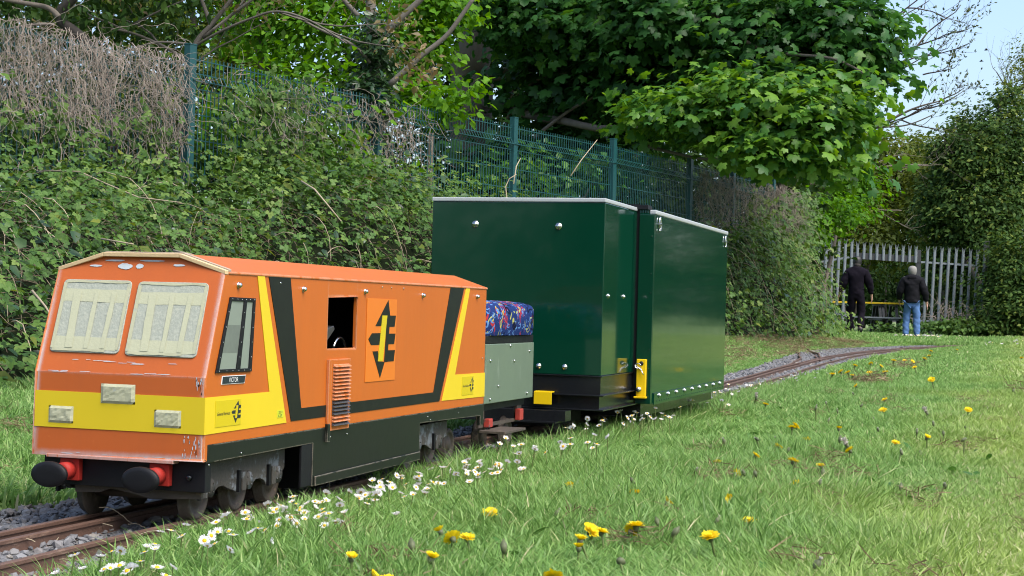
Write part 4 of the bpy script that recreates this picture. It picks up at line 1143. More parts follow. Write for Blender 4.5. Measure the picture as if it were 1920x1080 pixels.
# -- the big sycamore
SB = (-6.467, 21.226, 0.515)
syc = thing("sycamore_tree", "large sycamore with a dark trunk and broad hand shaped leaves overhanging the mesh fence", "tree", (SB[0], SB[1], -.05))
sbase = (SB[0], SB[1], -.05)
limbs(syc, "trunk", [([(SB[0], SB[1], -.05), (-6.542, 21.169, 3.187), (-6.596, 21.135, 4.563), (-6.517, 21.140, 6.186), (-6.456, 21.402, 8.542)], .36, .20)], BARK, sbase, 12)
limbs(syc, "limb", [([(-6.557, 21.156, 3.835), (-5.432, 20.678, 3.986), (-4.073, 19.717, 4.264), (-2.557, 18.806, 4.356), (-1.194, 18.402, 4.583)], .10, .03), ([(-6.550, 21.163, 3.511), (-5.337, 20.163, 3.177), (-4.122, 19.163, 2.865), (-2.686, 18.230, 2.819), (-1.487, 17.494, 2.790)], .075, .02),
      ([(-6.234, 21.003, 2.362), (-5.792, 20.574, 3.348), (-5.275, 20.176, 3.678), (-4.483, 19.867, 3.773)], .03, .012), ([(-5.139, 19.538, 2.764), (-4.545, 19.582, 3.212), (-3.722, 19.280, 3.529)], .03, .012),
      ([(-6.541, 21.140, 5.537), (-5.146, 20.874, 6.382), (-3.090, 20.130, 6.703), (-1.233, 20.019, 6.717)], .11, .03), ([(-6.615, 21.119, 5.373), (-7.332, 20.883, 6.324), (-8.277, 20.996, 7.219)], .10, .03), ([(-2.557, 18.806, 4.356), (-1.819, 18.217, 3.756), (-0.823, 17.693, 3.522), (-0.299, 17.588, 3.240)], .03, .01),
      ([(-3.324, 18.306, 2.556), (-2.268, 17.540, 2.276), (-1.358, 17.132, 2.301)], .025, .008)], BARK, sbase)
scl = [((-1.592, 17.743, 2.919), (1.39, 0.88, 0.55)), ((-2.519, 17.726, 2.860), (0.92, 0.66, 0.32)), ((-0.956, 17.391, 2.581), (0.69, 0.55, 0.48)), ((-1.500, 17.224, 2.342), (0.59, 0.44, 0.24)), ((-0.792, 18.537, 3.853), (0.69, 0.77, 0.82)), ((-1.774, 18.773, 3.982), (0.92, 0.88, 0.82)),
       ((-3.200, 19.161, 4.294), (1.19, 0.88, 0.59)), ((-4.289, 19.647, 4.407), (0.99, 0.88, 0.48)), ((-5.320, 19.598, 4.387), (0.66, 0.66, 0.55)), ((-5.937, 19.401, 4.707), (0.40, 0.44, 0.29)), ((-4.413, 21.563, 3.096), (0.79, 0.44, 0.37)), ((-4.979, 20.540, 3.724), (1.06, 0.66, 0.66)), ((-3.492, 19.907, 3.613), (1.19, 0.77, 0.59)), ((-5.177, 19.948, 2.580), (0.92, 0.44, 0.34)),
       ((-2.595, 19.605, 5.736), (2.90, 1.76, 1.32)), ((-6.312, 20.373, 6.473), (2.64, 1.65, 1.45)), ((-4.479, 20.923, 8.251), (3.43, 2.42, 1.98))]
def sub_base(o, base): o.location = Vector(o.location) - Vector(base)
o = crown("foliage", syc, scl[:4], 6200, L_SYC, LEAF_SYC, .132, 10, .19, .35, up=.9, droop=.55, bias=.24, individual=150, flat=.7); sub_base(o, sbase)
o = crown("foliage", syc, scl[4:11], 11500, L_SYC, LEAF_SYC, .135, 10, .22, .35, up=.9, droop=.5, bias=-.12, individual=150, flat=.7); sub_base(o, sbase)
o = crown("foliage", syc, scl[11:14], 3200, L_SYC, LEAF_SYC, .18, 9, .26, .3, up=.9, droop=.5, bias=-.30, flat=.7); sub_base(o, sbase)
o = crown("foliage", syc, scl[14:], 3800, L_SYC, LEAF_SYC, .24, 9, .4, .4, up=.9, droop=.5, bias=-.1, flat=.7); sub_base(o, sbase)

def tree(name, label, foot, clumps, n, m, size, trunk=None, bark=BARK, proto=LEAF_OVAL, per=12, spread=.25, shell=.45, bias=0, r=.14, group=None, up=.7, droop=.4, jag=.22):
    base = (foot[0], foot[1], float(zg(foot[0], foot[1])) - .05)
    t = thing(name, label, "tree", base, 0, group)
    top = max(clumps, key=lambda c: c[0][2])[0]
    limbs(t, "trunk", [([base, ((base[0] * 2 + top[0]) / 3, (base[1] * 2 + top[1]) / 3, base[2] + (top[2] - base[2]) * .4), top], r, r * .3)] if trunk is None else trunk, bark, base)
    o = crown("foliage", t, clumps, n, m, proto, size, per, spread, shell, up=up, droop=droop, bias=bias, jag=jag); sub_base(o, base)
    return t, base

# -- ivy clad tree with bare forks
t, bs = tree("ivy_clad_tree", "slim ivy clad trunk with bare forked limbs rising behind the mesh fence", (-4.319, 11.864, 0.142), [((-4.349, 11.720, 2.530), (.17, .17, .42)), ((-4.329, 11.722, 2.879), (.15, .15, .28)), ((-4.361, 11.615, 2.218), (.24, .2, .3))], 2200, L_IVY, .075,
     trunk=[([(-4.317, 11.866, 0.042), (-4.375, 11.823, 1.994), (-4.399, 11.808, 2.644), (-4.488, 11.875, 3.413)], .09, .045)], bark=PALEBARK, per=8, spread=.07, shell=.8)
limbs(t, "limb", [([(-4.065, 11.392, 2.382), (-3.794, 11.473, 2.656), (-3.558, 11.544, 2.871), (-3.344, 11.607, 3.202)], .028, .018), ([(-4.249, 11.746, 2.931), (-4.087, 11.795, 3.095), (-3.901, 11.851, 3.289)], .04, .025), ([(-4.504, 11.665, 3.073), (-4.611, 11.630, 3.195), (-4.709, 11.598, 3.316)], .026, .02), ([(-4.361, 11.611, 2.624), (-4.476, 11.468, 2.767), (-4.760, 11.377, 2.906), (-4.978, 11.203, 3.029), (-5.095, 11.166, 3.040)], .016, .008)], PALEBARK, bs)
# -- fresh leaved trees
tree("young_spring_tree", "young tree with bright fresh green leaves left of the ivy clad trunk", (-6.483, 14.857, -0.061), [((-6.179, 14.385, 3.420), (.9, .7, .55)), ((-6.830, 14.494, 3.636), (.7, .6, .42)), ((-6.111, 14.920, 4.246), (1.4, 1, .7)), ((-6.293, 14.253, 2.745), (.7, .5, .4)), ((-7.232, 14.566, 4.583), (1.2, 1, .7))], 10000, L_BRIGHT, .085, proto=LEAF_WIDE, per=10, spread=.2, shell=.3)
tree("young_spring_tree", "leafy bright green sapling between the ivy clad trunk and the dark sycamore trunk", (-4.384, 13.417, 0.022), [((-4.576, 13.528, 3.127), (.35, .4, .45)), ((-4.416, 12.853, 2.426), (.36, .3, .22)), ((-4.007, 12.668, 2.319), (.24, .3, .13)), ((-3.697, 12.553, 2.509), (.14, .2, .07)), ((-4.513, 13.647, 3.536), (.5, .4, .3))], 3000, L_BRIGHT, .085, proto=LEAF_WIDE, per=9, spread=.13, shell=.2, r=.06)
DARKBARK = mat("dark_bark", (.035, .029, .024), .9, .35, 8, .9, 40, stretch=(1, 1, .25))
# -- bare limbs at the top left
t, bs = tree("leaning_dark_tree", "dark leaning tree with bare crooked limbs over the left end of the fence", (-5.134, 8.467, 0.055), [((-5.526, 9.354, 3.085), (1.2, .8, .45)), ((-5.432, 9.912, 2.742), (.6, .5, .3)), ((-6.105, 8.652, 2.877), (.9, .7, .45)), ((-5.836, 9.159, 2.622), (.5, .4, .2))], 2600, L_DARK, .085,
     trunk=[([(-5.175, 8.768, 0.050), (-5.315, 8.702, 1.866), (-5.483, 8.644, 2.336), (-5.697, 8.575, 2.533), (-5.570, 8.612, 2.706), (-5.398, 8.663, 2.939)], .050, .036)], bark=DARKBARK, per=8, spread=.14)
limbs(t, "limb", [([(-5.536, 8.311, 2.499), (-5.614, 8.286, 2.565), (-5.808, 8.225, 2.600), (-6.118, 8.127, 2.652)], .025, .015), ([(-5.517, 8.213, 2.429), (-5.707, 8.154, 2.411), (-5.936, 8.083, 2.357)], .012, .006)], BARK, bs)
t2 = thing("bare_limbed_tree", "thin grey tree with bare arching branches behind the nearest fence post", "tree", ((-5.042, 9.544, 0.045)[0], (-5.042, 9.544, 0.045)[1], -.05)); bs2 = tuple(t2.location)
limbs(t2, "trunk", [([(-5.063, 9.537, 0.045), (-5.106, 9.500, 1.963), (-5.046, 9.513, 2.444), (-4.892, 9.558, 2.667), (-4.690, 9.618, 2.934)], .030, .016)], PALEBARK, bs2)
limbs(t2, "limb", [([(-5.034, 9.516, 2.466), (-4.802, 9.483, 2.565), (-4.511, 9.468, 2.663), (-4.263, 9.440, 2.707), (-3.976, 9.426, 2.629), (-3.649, 9.425, 2.435)], .013, .006), ([(-5.114, 9.492, 2.355), (-5.304, 9.432, 2.459), (-5.556, 9.352, 2.561), (-5.753, 9.185, 2.581)], .016, .007), ([(-4.913, 9.552, 2.644), (-4.979, 9.528, 2.839), (-5.068, 9.498, 3.054)], .02, .012), ([(-4.973, 9.534, 2.534), (-4.641, 9.530, 2.764), (-4.438, 9.592, 2.921)], .015, .010), ([(-5.047, 9.407, 2.462), (-5.245, 9.241, 2.448), (-5.396, 9.090, 2.363)], .012, .005), ([(-5.464, 9.275, 2.611), (-5.260, 9.337, 2.725), (-5.076, 9.394, 2.816)], .010, .006)], PALEBARK, bs2)
tips = twig_tree(t2, [((-4.843, 9.469, 2.585), (.5, .3, .3), 1.0, .012), ((-4.263, 9.440, 2.707), (.7, .3, -.2), .9, .009), ((-5.304, 9.432, 2.459), (-.5, .1, .4), .8, .010), ((-5.556, 9.352, 2.561), (-.7, -.2, .2), .8, .009), ((-4.641, 9.530, 2.786), (.4, .3, .6), .9, .01), ((-3.894, 9.452, 2.580), (.6, .2, -.3), .8, .008), ((-5.112, 9.494, 2.268), (.5, .3, .3), .8, .008)], PALEBARK, bs2, 2, 5)
# pinkish opening leaves on those twigs
P = np.array([p[:] for p, d in tips]); P = np.repeat(P, 3, 0) + .05 * rng.normal(size=(len(P) * 3, 3)); k = len(P)
o = leaf_mesh("foliage", LEAF_OVAL, P - np.array(bs2), norm(rng.normal(size=(k, 3)) + np.array([0, 0, .6])), norm(rng.normal(size=(k, 3)) + np.array([0, 0, -.8])), .07 * (.6 + .6 * rng.random(k)), rng.random(k), leaf_mat("bronze_young_leaf", [(0, (.13, .10, .035)), (.6, (.22, .16, .07)), (1, (.12, .17, .03))], .35), t2)

# -- deep wood behind, one tree at a time
def wood(label, px, d, zs, n, m=L_DARK, size=.16, bias=0.0, rx=2.0, name="woodland_tree"):
    pass
deep = [
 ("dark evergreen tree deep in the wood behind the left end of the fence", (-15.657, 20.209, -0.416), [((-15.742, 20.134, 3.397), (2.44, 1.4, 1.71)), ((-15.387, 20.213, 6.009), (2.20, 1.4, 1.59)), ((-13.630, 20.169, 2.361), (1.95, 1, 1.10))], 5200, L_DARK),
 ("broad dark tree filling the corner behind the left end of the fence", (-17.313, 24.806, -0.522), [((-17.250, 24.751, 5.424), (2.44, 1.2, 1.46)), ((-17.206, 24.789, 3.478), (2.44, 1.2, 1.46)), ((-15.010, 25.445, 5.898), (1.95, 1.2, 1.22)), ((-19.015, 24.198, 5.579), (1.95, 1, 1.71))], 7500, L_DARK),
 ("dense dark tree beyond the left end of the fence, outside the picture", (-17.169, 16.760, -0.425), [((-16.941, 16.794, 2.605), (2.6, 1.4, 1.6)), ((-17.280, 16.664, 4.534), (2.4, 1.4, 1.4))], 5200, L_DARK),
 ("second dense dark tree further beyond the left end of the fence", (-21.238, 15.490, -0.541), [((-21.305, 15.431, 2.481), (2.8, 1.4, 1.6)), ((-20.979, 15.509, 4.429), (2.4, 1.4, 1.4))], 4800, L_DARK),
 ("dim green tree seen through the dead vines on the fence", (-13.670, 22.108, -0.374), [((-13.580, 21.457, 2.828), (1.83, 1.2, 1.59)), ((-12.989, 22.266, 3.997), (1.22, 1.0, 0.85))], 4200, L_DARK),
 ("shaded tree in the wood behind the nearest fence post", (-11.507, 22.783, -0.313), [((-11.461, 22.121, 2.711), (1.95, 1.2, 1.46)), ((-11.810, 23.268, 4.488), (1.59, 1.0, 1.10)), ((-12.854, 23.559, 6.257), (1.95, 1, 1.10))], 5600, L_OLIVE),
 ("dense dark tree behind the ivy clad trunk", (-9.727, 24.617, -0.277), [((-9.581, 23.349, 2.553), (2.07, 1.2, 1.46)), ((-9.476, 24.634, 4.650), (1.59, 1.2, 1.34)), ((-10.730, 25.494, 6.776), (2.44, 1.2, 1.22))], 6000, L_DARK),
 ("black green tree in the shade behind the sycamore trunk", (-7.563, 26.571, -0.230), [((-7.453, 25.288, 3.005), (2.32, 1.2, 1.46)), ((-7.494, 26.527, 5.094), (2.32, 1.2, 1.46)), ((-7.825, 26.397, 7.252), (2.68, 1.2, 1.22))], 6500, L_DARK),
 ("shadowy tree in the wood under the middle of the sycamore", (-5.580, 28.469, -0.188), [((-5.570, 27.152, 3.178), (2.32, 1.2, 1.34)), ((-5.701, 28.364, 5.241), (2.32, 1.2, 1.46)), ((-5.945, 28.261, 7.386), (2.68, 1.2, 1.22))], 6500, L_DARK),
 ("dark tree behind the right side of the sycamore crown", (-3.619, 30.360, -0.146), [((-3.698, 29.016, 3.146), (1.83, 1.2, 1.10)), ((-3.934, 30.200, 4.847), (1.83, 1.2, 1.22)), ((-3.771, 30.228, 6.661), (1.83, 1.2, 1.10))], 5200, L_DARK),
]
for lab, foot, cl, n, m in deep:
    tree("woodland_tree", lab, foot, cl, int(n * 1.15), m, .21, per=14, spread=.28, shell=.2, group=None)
# understorey shrubs just behind the mesh
for lab, foot, cl, n, m, sz in (
 ("leafy shrub pressing against the fence mesh behind the carriage", (-4.463, 17.058, 0.111), [((-4.482, 16.506, 1.955), (1.2, .4, .40)), ((-3.948, 18.556, 2.196), (.9, .4, .4))], 900, L_SYC, .11),
 ("green shrub behind the fence just right of the nearest post", (-4.991, 10.921, 0.127), [((-4.940, 10.707, 1.781), (.9, .5, .6))], 2200, L_BRIGHT, .085),
 ("dark shrub behind the vine covered left end of the fence", (-5.669, 9.033, 0.031), [((-5.710, 8.795, 1.334), (1.3, .5, .8)), ((-5.417, 9.513, 1.527), (.7, .5, .7))], 3600, L_DARK, .08),
 ("dark understorey shrub low behind the fence, beyond the carriage end box", (-6.816, 19.991, 0.024), [((-7.150, 19.866, 1.721), (1.6, .6, 1.1)), ((-6.114, 20.189, 1.750), (1.5, .6, 1.0))], 3200, L_DARK, .15),
 ("dark understorey shrub low behind the fence, under the sycamore limb", (-5.106, 22.621, 0.062), [((-5.471, 22.482, 2.068), (1.6, .6, 1.2)), ((-4.460, 23.322, 2.047), (1.5, .6, 1.1))], 3200, L_DARK, .16),
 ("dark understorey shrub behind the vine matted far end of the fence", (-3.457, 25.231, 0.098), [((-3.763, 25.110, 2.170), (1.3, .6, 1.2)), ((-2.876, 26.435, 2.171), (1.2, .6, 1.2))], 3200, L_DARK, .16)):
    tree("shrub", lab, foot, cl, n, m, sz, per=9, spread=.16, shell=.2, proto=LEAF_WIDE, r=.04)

# -- beyond the far end
tree("olive_tree", "yellow green tree with thin bare branches rising behind the grey gate", (-3.419, 45.156, -0.309), [((-2.931, 44.198, 4.770), (2.2, 1.5, 1.0)), ((-3.641, 42.944, 3.489), (1.7, 1.4, 1.1)), ((-1.774, 44.573, 3.763), (1.4, 1.4, 1.0)), ((-2.419, 42.291, 2.457), (1.9, 1.2, .8)), ((-4.187, 44.853, 4.833), (1.3, 1.2, .8)), ((-1.588, 45.660, 5.286), (.5, .6, .35))], 24000, L_OLIVE, .16, per=12, spread=.26, shell=.35)
tree("olive_tree", "bright leafy bush tree just past the end of the mesh fence", (-2.143, 27.740, -0.069), [((-2.033, 28.793, 2.326), (.75, .7, .40)), ((-2.469, 27.612, 2.054), (.5, .6, .45)), ((-1.968, 30.900, 2.992), (.6, .6, .5))], 4200, L_BRIGHT, .10, per=10, spread=.15, shell=.35, proto=LEAF_WIDE, r=.06, bias=-.1)
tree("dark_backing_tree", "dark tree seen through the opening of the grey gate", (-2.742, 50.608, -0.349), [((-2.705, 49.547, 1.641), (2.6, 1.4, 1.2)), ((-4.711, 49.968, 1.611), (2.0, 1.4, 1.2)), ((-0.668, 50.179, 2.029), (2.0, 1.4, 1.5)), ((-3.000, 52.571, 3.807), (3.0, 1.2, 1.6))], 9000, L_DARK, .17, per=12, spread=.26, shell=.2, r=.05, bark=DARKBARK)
t3 = thing("fallen_limb_tree", "low leaning branches crossing in front of the olive tree", "tree", ((-3.425, 30.484, -0.142)[0], (-3.425, 30.484, -0.142)[1], 0)); bs3 = tuple(t3.location)
limbs(t3, "limb", [([(-3.434, 30.475, 0.285), (-3.368, 30.476, 1.886), (-2.531, 30.722, 3.136), (-1.871, 30.928, 3.208), (-1.164, 31.146, 3.441), (-0.452, 31.368, 3.462)], .05, .018), ([(-2.331, 30.783, 3.302), (-1.967, 30.901, 2.939), (-1.450, 31.067, 2.580), (-0.940, 31.227, 2.541)], .03, .012), ([(-2.581, 30.707, 3.081), (-2.269, 30.809, 2.770), (-2.058, 30.879, 2.456)], .025, .012)], BARK, bs3)
twig_tree(t3, [((-1.871, 30.928, 3.208), (.7, .3, .3), 1.2, .014), ((-1.163, 31.146, 3.420), (.8, .2, -.1), 1.0, .012), ((-1.450, 31.067, 2.580), (.7, .3, -.3), .9, .012), ((-2.070, 30.868, 2.989), (.5, .2, .5), 1.0, .012)], BARK, bs3, 2, 9)
# -- budding tree against the sky
t4 = thing("budding_tree", "bare budding tree reaching dark twigs into the sky right of the sycamore", "tree", ((-2.663, 26.006, -0.066)[0], (-2.663, 26.006, -0.066)[1], 0)); bs4 = tuple(t4.location)
limbs(t4, "trunk", [([(-2.663, 26.006, -0.066), (-2.476, 25.507, 2.569), (-1.998, 25.012, 3.861), (-1.724, 24.664, 5.038), (-1.765, 24.628, 6.869)], .10, .05)], BARK, bs4)
limbs(t4, "limb", [([(-1.510, 24.748, 3.649), (-0.919, 24.508, 4.132), (-0.422, 24.448, 4.544), (-0.100, 24.439, 4.962)], .035, .012), ([(-1.477, 24.763, 3.301), (-0.823, 24.546, 3.490), (-0.323, 24.490, 3.736), (0.087, 24.511, 3.862)], .03, .010), ([(-1.592, 24.710, 4.693), (-0.957, 24.694, 5.025), (-0.454, 24.638, 5.348)], .03, .012), ([(-2.155, 24.970, 3.326), (-0.922, 24.725, 3.467), (-0.420, 24.776, 3.513), (-0.013, 24.901, 3.697)], .018, .008)], BARK, bs4)
st = []
for a, dv, L in (((-0.839, 24.532, 4.220), (.8, .1, .4), 1.2), ((-0.502, 24.424, 4.473), (.9, .2, .2), 1.1), ((-0.100, 24.439, 4.962), (.6, .2, .6), .7), ((-0.264, 24.495, 4.761), (.9, .1, .1), .8), ((-0.823, 24.546, 3.490), (.9, .1, .2), 1.0), ((-0.323, 24.490, 3.736), (.9, .1, -.15), .75), ((0.087, 24.511, 3.862), (.8, .1, .5), .45),
                 ((-0.616, 24.588, 5.257), (.7, .2, .5), 1.0), ((-0.957, 24.694, 5.025), (.7, .1, .3), 1.1), ((-1.276, 24.601, 4.496), (.9, .1, .3), 1.2), ((-0.489, 24.544, 3.573), (.8, .1, -.3), .8), ((-1.077, 24.572, 3.408), (.9, .1, .1), 1.1), ((-0.455, 24.637, 5.391), (.8, .2, .2), .9), ((-0.172, 24.530, 4.295), (.9, .1, .2), .5)):
    st.append((a, dv, L, .013))
tips = twig_tree(t4, st, mat("dark_twig", (.045, .034, .028), .9, .3, 10), bs4, 2, 21, spread=.5, upward=.35)
P = np.array([p[:] for p, d in tips]); D = np.array([d[:] for p, d in tips]); kk = rng.random(len(P)) < .42; P = P[kk]; D = D[kk]; k = len(P)
leaf_mesh("bud", LEAF_OVAL, np.repeat(P, 2, 0) - np.array(bs4), norm(rng.normal(size=(2 * k, 3))), norm(np.repeat(D, 2, 0) + .5 * rng.normal(size=(2 * k, 3)) + np.array([0, 0, .4])), .060 * (.6 + .6 * rng.random(2 * k)), rng.random(2 * k), L_BUD, t4)
# -- the right hand hedge and its trees
hr_ = [
 ("tall ivy covered tree at the right edge, beside the patch of sky", (0.559, 40.111, -0.124), [((0.823, 40.129, 5.050), (1.1, 1.1, .9)), ((0.219, 39.424, 4.453), (.85, 1, .7)), ((1.226, 40.268, 4.002), (1.3, 1.1, 1.2)), ((0.513, 39.010, 2.989), (1.2, 1.0, 1.2)), ((-0.291, 39.795, 3.959), (.45, .7, .6)), ((-0.115, 39.343, 2.611), (.8, .8, .8))], 22000, L_RIGHT, .13),
 ("broad dark hedge bush spilling over the right end of the palisade fence", (0.978, 37.308, -0.078), [((1.241, 37.162, 1.405), (.85, .8, 1.1)), ((0.190, 38.935, 0.912), (.65, .5, .75)), ((1.320, 36.778, 0.546), (.95, .8, .6)), ((-0.392, 38.953, 1.677), (.6, .5, .55)), ((-0.649, 39.694, 3.021), (.5, .7, .6)), ((0.287, 38.951, 2.078), (.6, .5, .6)), ((0.629, 36.670, 0.259), (.75, .5, .22)), ((1.896, 37.372, 0.932), (1.1, .8, 1.0))], 20000, L_RIGHT, .11),
 ("pale half bare tree top behind the ivy covered tree", (1.223, 45.558, -0.165), [((1.063, 45.420, 6.965), (.35, .8, .62)), ((1.363, 45.523, 6.230), (.7, .8, .7)), ((1.826, 45.649, 7.730), (.8, .8, .7))], 2600, L_OLIVE, .10),
]
for cl_ in (hr_[0][2],):
    for (c_, r_) in list(cl_):
        for _ in range(5):
            d_ = norm(rng.normal(size=3)); d_[1] = -abs(d_[1]) * .4; d_[2] = d_[2] * .7 + .35
            q_ = np.array(c_) + d_ * np.array(r_) * rng.uniform(.85, 1.25); k_ = rng.uniform(.12, .34)
            cl_.append((tuple(q_), (k_, k_, k_ * rng.uniform(.6, 1.3))))
hr_.append(("loose yellow green tree between the olive tree and the ivy covered tree", (-0.614, 41.841, -0.181), [((-0.710, 41.757, 4.123), (.45, .5, .5)), ((-0.954, 41.693, 3.144), (.6, .5, .5)), ((-0.265, 41.886, 4.969), (.3, .4, .5)), ((-1.237, 42.639, 4.196), (.3, .4, .25))], 4500, L_OLIVE, .13))
for lab, foot, cl, n, m, sz in hr_:
    t, b5 = tree("hedgerow_tree", lab, foot, cl, int(n * 1.75), m, sz, per=12, spread=.15, shell=.5, jag=.34, bias=.16)
twig_tree(t, [((1.380, 45.537, 5.488), (-.2, 0, 1), 2.2, .03), ((1.083, 45.437, 6.074), (-.35, 0, 1), 1.6, .02), ((1.589, 45.600, 5.642), (.1, .1, 1), 2.2, .03), ((1.218, 45.475, 6.375), (-.1, .1, 1), 1.3, .02)], PALEBARK, b5, 2, 13, spread=.4, upward=.4)
for i, (x, y, hh) in enumerate(((-9, 60, 2.2), (-4.5, 62, 2.4), (-.5, 62, 2.4), (3.5, 60, 2.6), (8, 58, 2.6), (1.6, 47.5, 3.6), (4.2, 47, 3.4))):
    lab = ["low dark wood edge behind the left side of the gate", "low dark wood edge behind the gate opening", "low dark wood edge behind the palisade right of the gate", "low dark wood edge behind the right hand hedge", "low dark wood edge beyond the lawn on the right", "taller dark tree close behind the ivy covered tree at the right edge", "taller dark tree just beyond the right edge, behind the hedge"][i]
    tree("wood_edge_tree", lab, (x, y), [((x, y, 1.3), (2.9, 1.2, 1.5)), ((x + .5, y, hh), (2.4, 1.2, 1.4))], 4200, L_DARK, .30, per=12, spread=.35, shell=.1, r=.05)
for i, (x, y) in enumerate(((-9.5, -13), (-4.5, -16), (.5, -17), (5.5, -16), (10, -13))):
    lab = ["leafy tree behind the viewer, at the left", "leafy tree behind the viewer, left of centre", "leafy tree straight behind the viewer", "leafy tree behind the viewer, right of centre", "leafy tree behind the viewer, at the right"][i]
    tree("hedgerow_tree", lab, (x, y), [((x, y, 1.7), (2.9, 1.4, 1.9)), ((x + .3, y, 4.6), (2.6, 1.4, 2.0))], 3400, L_RIGHT, .34, per=12, spread=.35, shell=.1)
for i, (x, y) in enumerate(((3.6, 42), (6.6, 43), (9.8, 42.5), (13, 43), (16.5, 42))):
    lab = ["dark hedge tree beyond the lawn, just past the right edge", "second hedge tree along the lawn to the right", "third hedge tree along the lawn to the right", "fourth hedge tree along the lawn to the right", "last hedge tree along the lawn to the right"][i]
    tree("hedgerow_tree", lab, (x, y), [((x, y, 1.4), (2.3, 1.4, 1.7)), ((x + .3, y, 3.9), (2.0, 1.3, 1.6))], 7000, L_RIGHT, .25, per=12, spread=.3, shell=.2)
# low growth at the foot of the gate
for lab, a, rad, n in (("low green weeds at the foot of the palisade fence right of the gate", (-0.064, 36.350, 0.203), (.95, .35, .20), 1500), ("low green weeds at the foot of the fence left of the gate", (-2.763, 35.298, 0.091), (.55, .35, .22), 1100), ("leafy clump just inside the open gateway", (-1.684, 38.569, 0.108), (.30, .25, .12), 350)):
    t = thing("weed_clump", lab, "weeds", (a[0], a[1], float(zg(a[0], a[1]))))
    bs_ = tuple(t.location)
    o = crown("foliage", t, [(a, rad)], n, L_BRAMBLE, LEAF_WIDE, .10, 8, .10, .2, up=.6, droop=.1); sub_base(o, bs_)
# dry grass sticks on the palisade
t = thing("dead_vine_tangle", "small tangle of dry stems at the foot of the palisade right of the blue jeans", "dead vine", (-0.238, 36.403, 0.015))
a = np.array((-0.134, 36.535, 0.383)); n = 90
strand_mesh("vine", a + rng.normal(size=(n, 3)) * np.array([.35, .06, .16]), rng.normal(size=(n, 3)) * np.array([.5, .3, .5]) + np.array([0, 0, .5]), .2 + .35 * rng.random(n), .006, DEADVINE, t, seg=7, wob=.35, base=tuple(t.location))

# ------------------------------------------------------------------ palisade fence with its gateway
GA, GB = Vector((-3.139, 36.438, 0.074)), Vector((0.611, 37.610, 0.106))
pal = thing("palisade_fence", "grey galvanised palisade fence with a doorway opening and split pointed pales", "fence", (GA.x, GA.y, 0))
gd = (GB - GA); gd.z = 0; glen = gd.length; gd.normalize(); gn = Vector((-gd.y, gd.x, 0))
MPX = 38.6 / (58.043 / 36 * 1920)           # metres per photograph pixel at this distance
def pale_mesh(z0, z1):
    t = MB(); w = .034
    t.prism([(-w, .006, z0), (-w * .45, -.012, z0), (w * .45, -.012, z0), (w, .006, z0), (w * .55, .004, z0), (0, -.006, z0), (-w * .55, .004, z0)], (0, 0, z1 - z0 - .14))
    zt = z1 - .14
    for s in (-1, 0, 1):
        t.prism([(s * w * .45 - .011, -.010 + .006 * abs(s), zt), (s * w * .45 + .011, -.010 + .006 * abs(s), zt), (s * w * 1.05 + .003, -.016 + .004 * abs(s), z1 - (.0 if s else .03)), (s * w * 1.05 - .003, -.016 + .004 * abs(s), z1 - (.0 if s else .03))], (0, .005, 0))
    me = bpy.data.meshes.new("pale"); me.from_pydata(t.v, [], t.f); me.materials.append(GALV); return me
PALE, SHORT = pale_mesh(0, 2.16), pale_mesh(0, .40)
GROT = math.atan2(gd.y, gd.x)
def put(me, name, pxx, z, dy=0.0, tilt=0.0):
    s = (pxx - 1535) * MPX * 1.0
    o = bpy.data.objects.new(name, me); COL.objects.link(o); o.parent = pal
    o.location = gd * s + gn * dy + Vector((0, 0, z)); o.rotation_euler = (0, tilt, GROT)
    return o
for k, px in enumerate((1542, 1554, 1566, 1578, 1590)): put(PALE, "pale", px + 1, .02 + .012 * k, 0, .016)
for k, px in enumerate((1534, 1547, 1560)): put(PALE, "pale", px, -.08, .35, .02)
for k in range(10): put(SHORT, "pale", 1604 + k * 12.2, 1.755 - .006 * k, 0, .02 + .01 * (k % 3 - 1))
for k in range(9): put(PALE, "pale", 1731 + k * 13.4, -.06 - .004 * k, 0, .03)
def bar(name, m, p0, p1, z0, z1, th, dy, parent=pal):
    s0, s1 = (p0 - 1535) * MPX, (p1 - 1535) * MPX
    a = gd * s0 + gn * dy + Vector((0, 0, z0)); b_ = gd * s1 + gn * dy + Vector((0, 0, z1))
    t = MB(); up = Vector((0, 0, th)); dp = gn * .04
    t.add([(a - up)[:], (b_ - up)[:], (b_ + up)[:], (a + up)[:], (a - up + dp)[:], (b_ - up + dp)[:], (b_ + up + dp)[:], (a + up + dp)[:]], [[0, 1, 2, 3], [4, 7, 6, 5], [0, 4, 5, 1], [1, 5, 6, 2], [2, 6, 7, 3], [3, 7, 4, 0]])
    return t.build(name, m, parent)
bar("rail", GALV, 1536, 1595, 1.66, 1.80, .022, .02); bar("rail", GALV, 1724, 1850, 1.72, 1.66, .022, .02); bar("rail", GALV, 1536, 1595, .42, .45, .022, .02); bar("rail", GALV, 1724, 1850, .35, .30, .022, .02)
bar("gate_lintel", DARKSTEEL, 1593, 1722, 1.83, 1.78, .075, .022)
for px, z1 in ((1598, 1.90), (1720, 2.0)):
    s = (px - 1535) * MPX; a = gd * s + gn * .065
    t = MB().box((-.055, -.03, -.05), (.055, .03, z1), .004).build("gate_post", DARKSTEEL, pal); t.location = a; t.rotation_euler = (0, 0, GROT)
s = (1848 - 1535) * MPX
t = MB().box((-.06, -.04, -.05), (.06, .04, 2.25), .004).build("end_post", DARKSTEEL, pal); t.location = gd * s + gn * .10; t.rotation_euler = (0, 0, GROT)

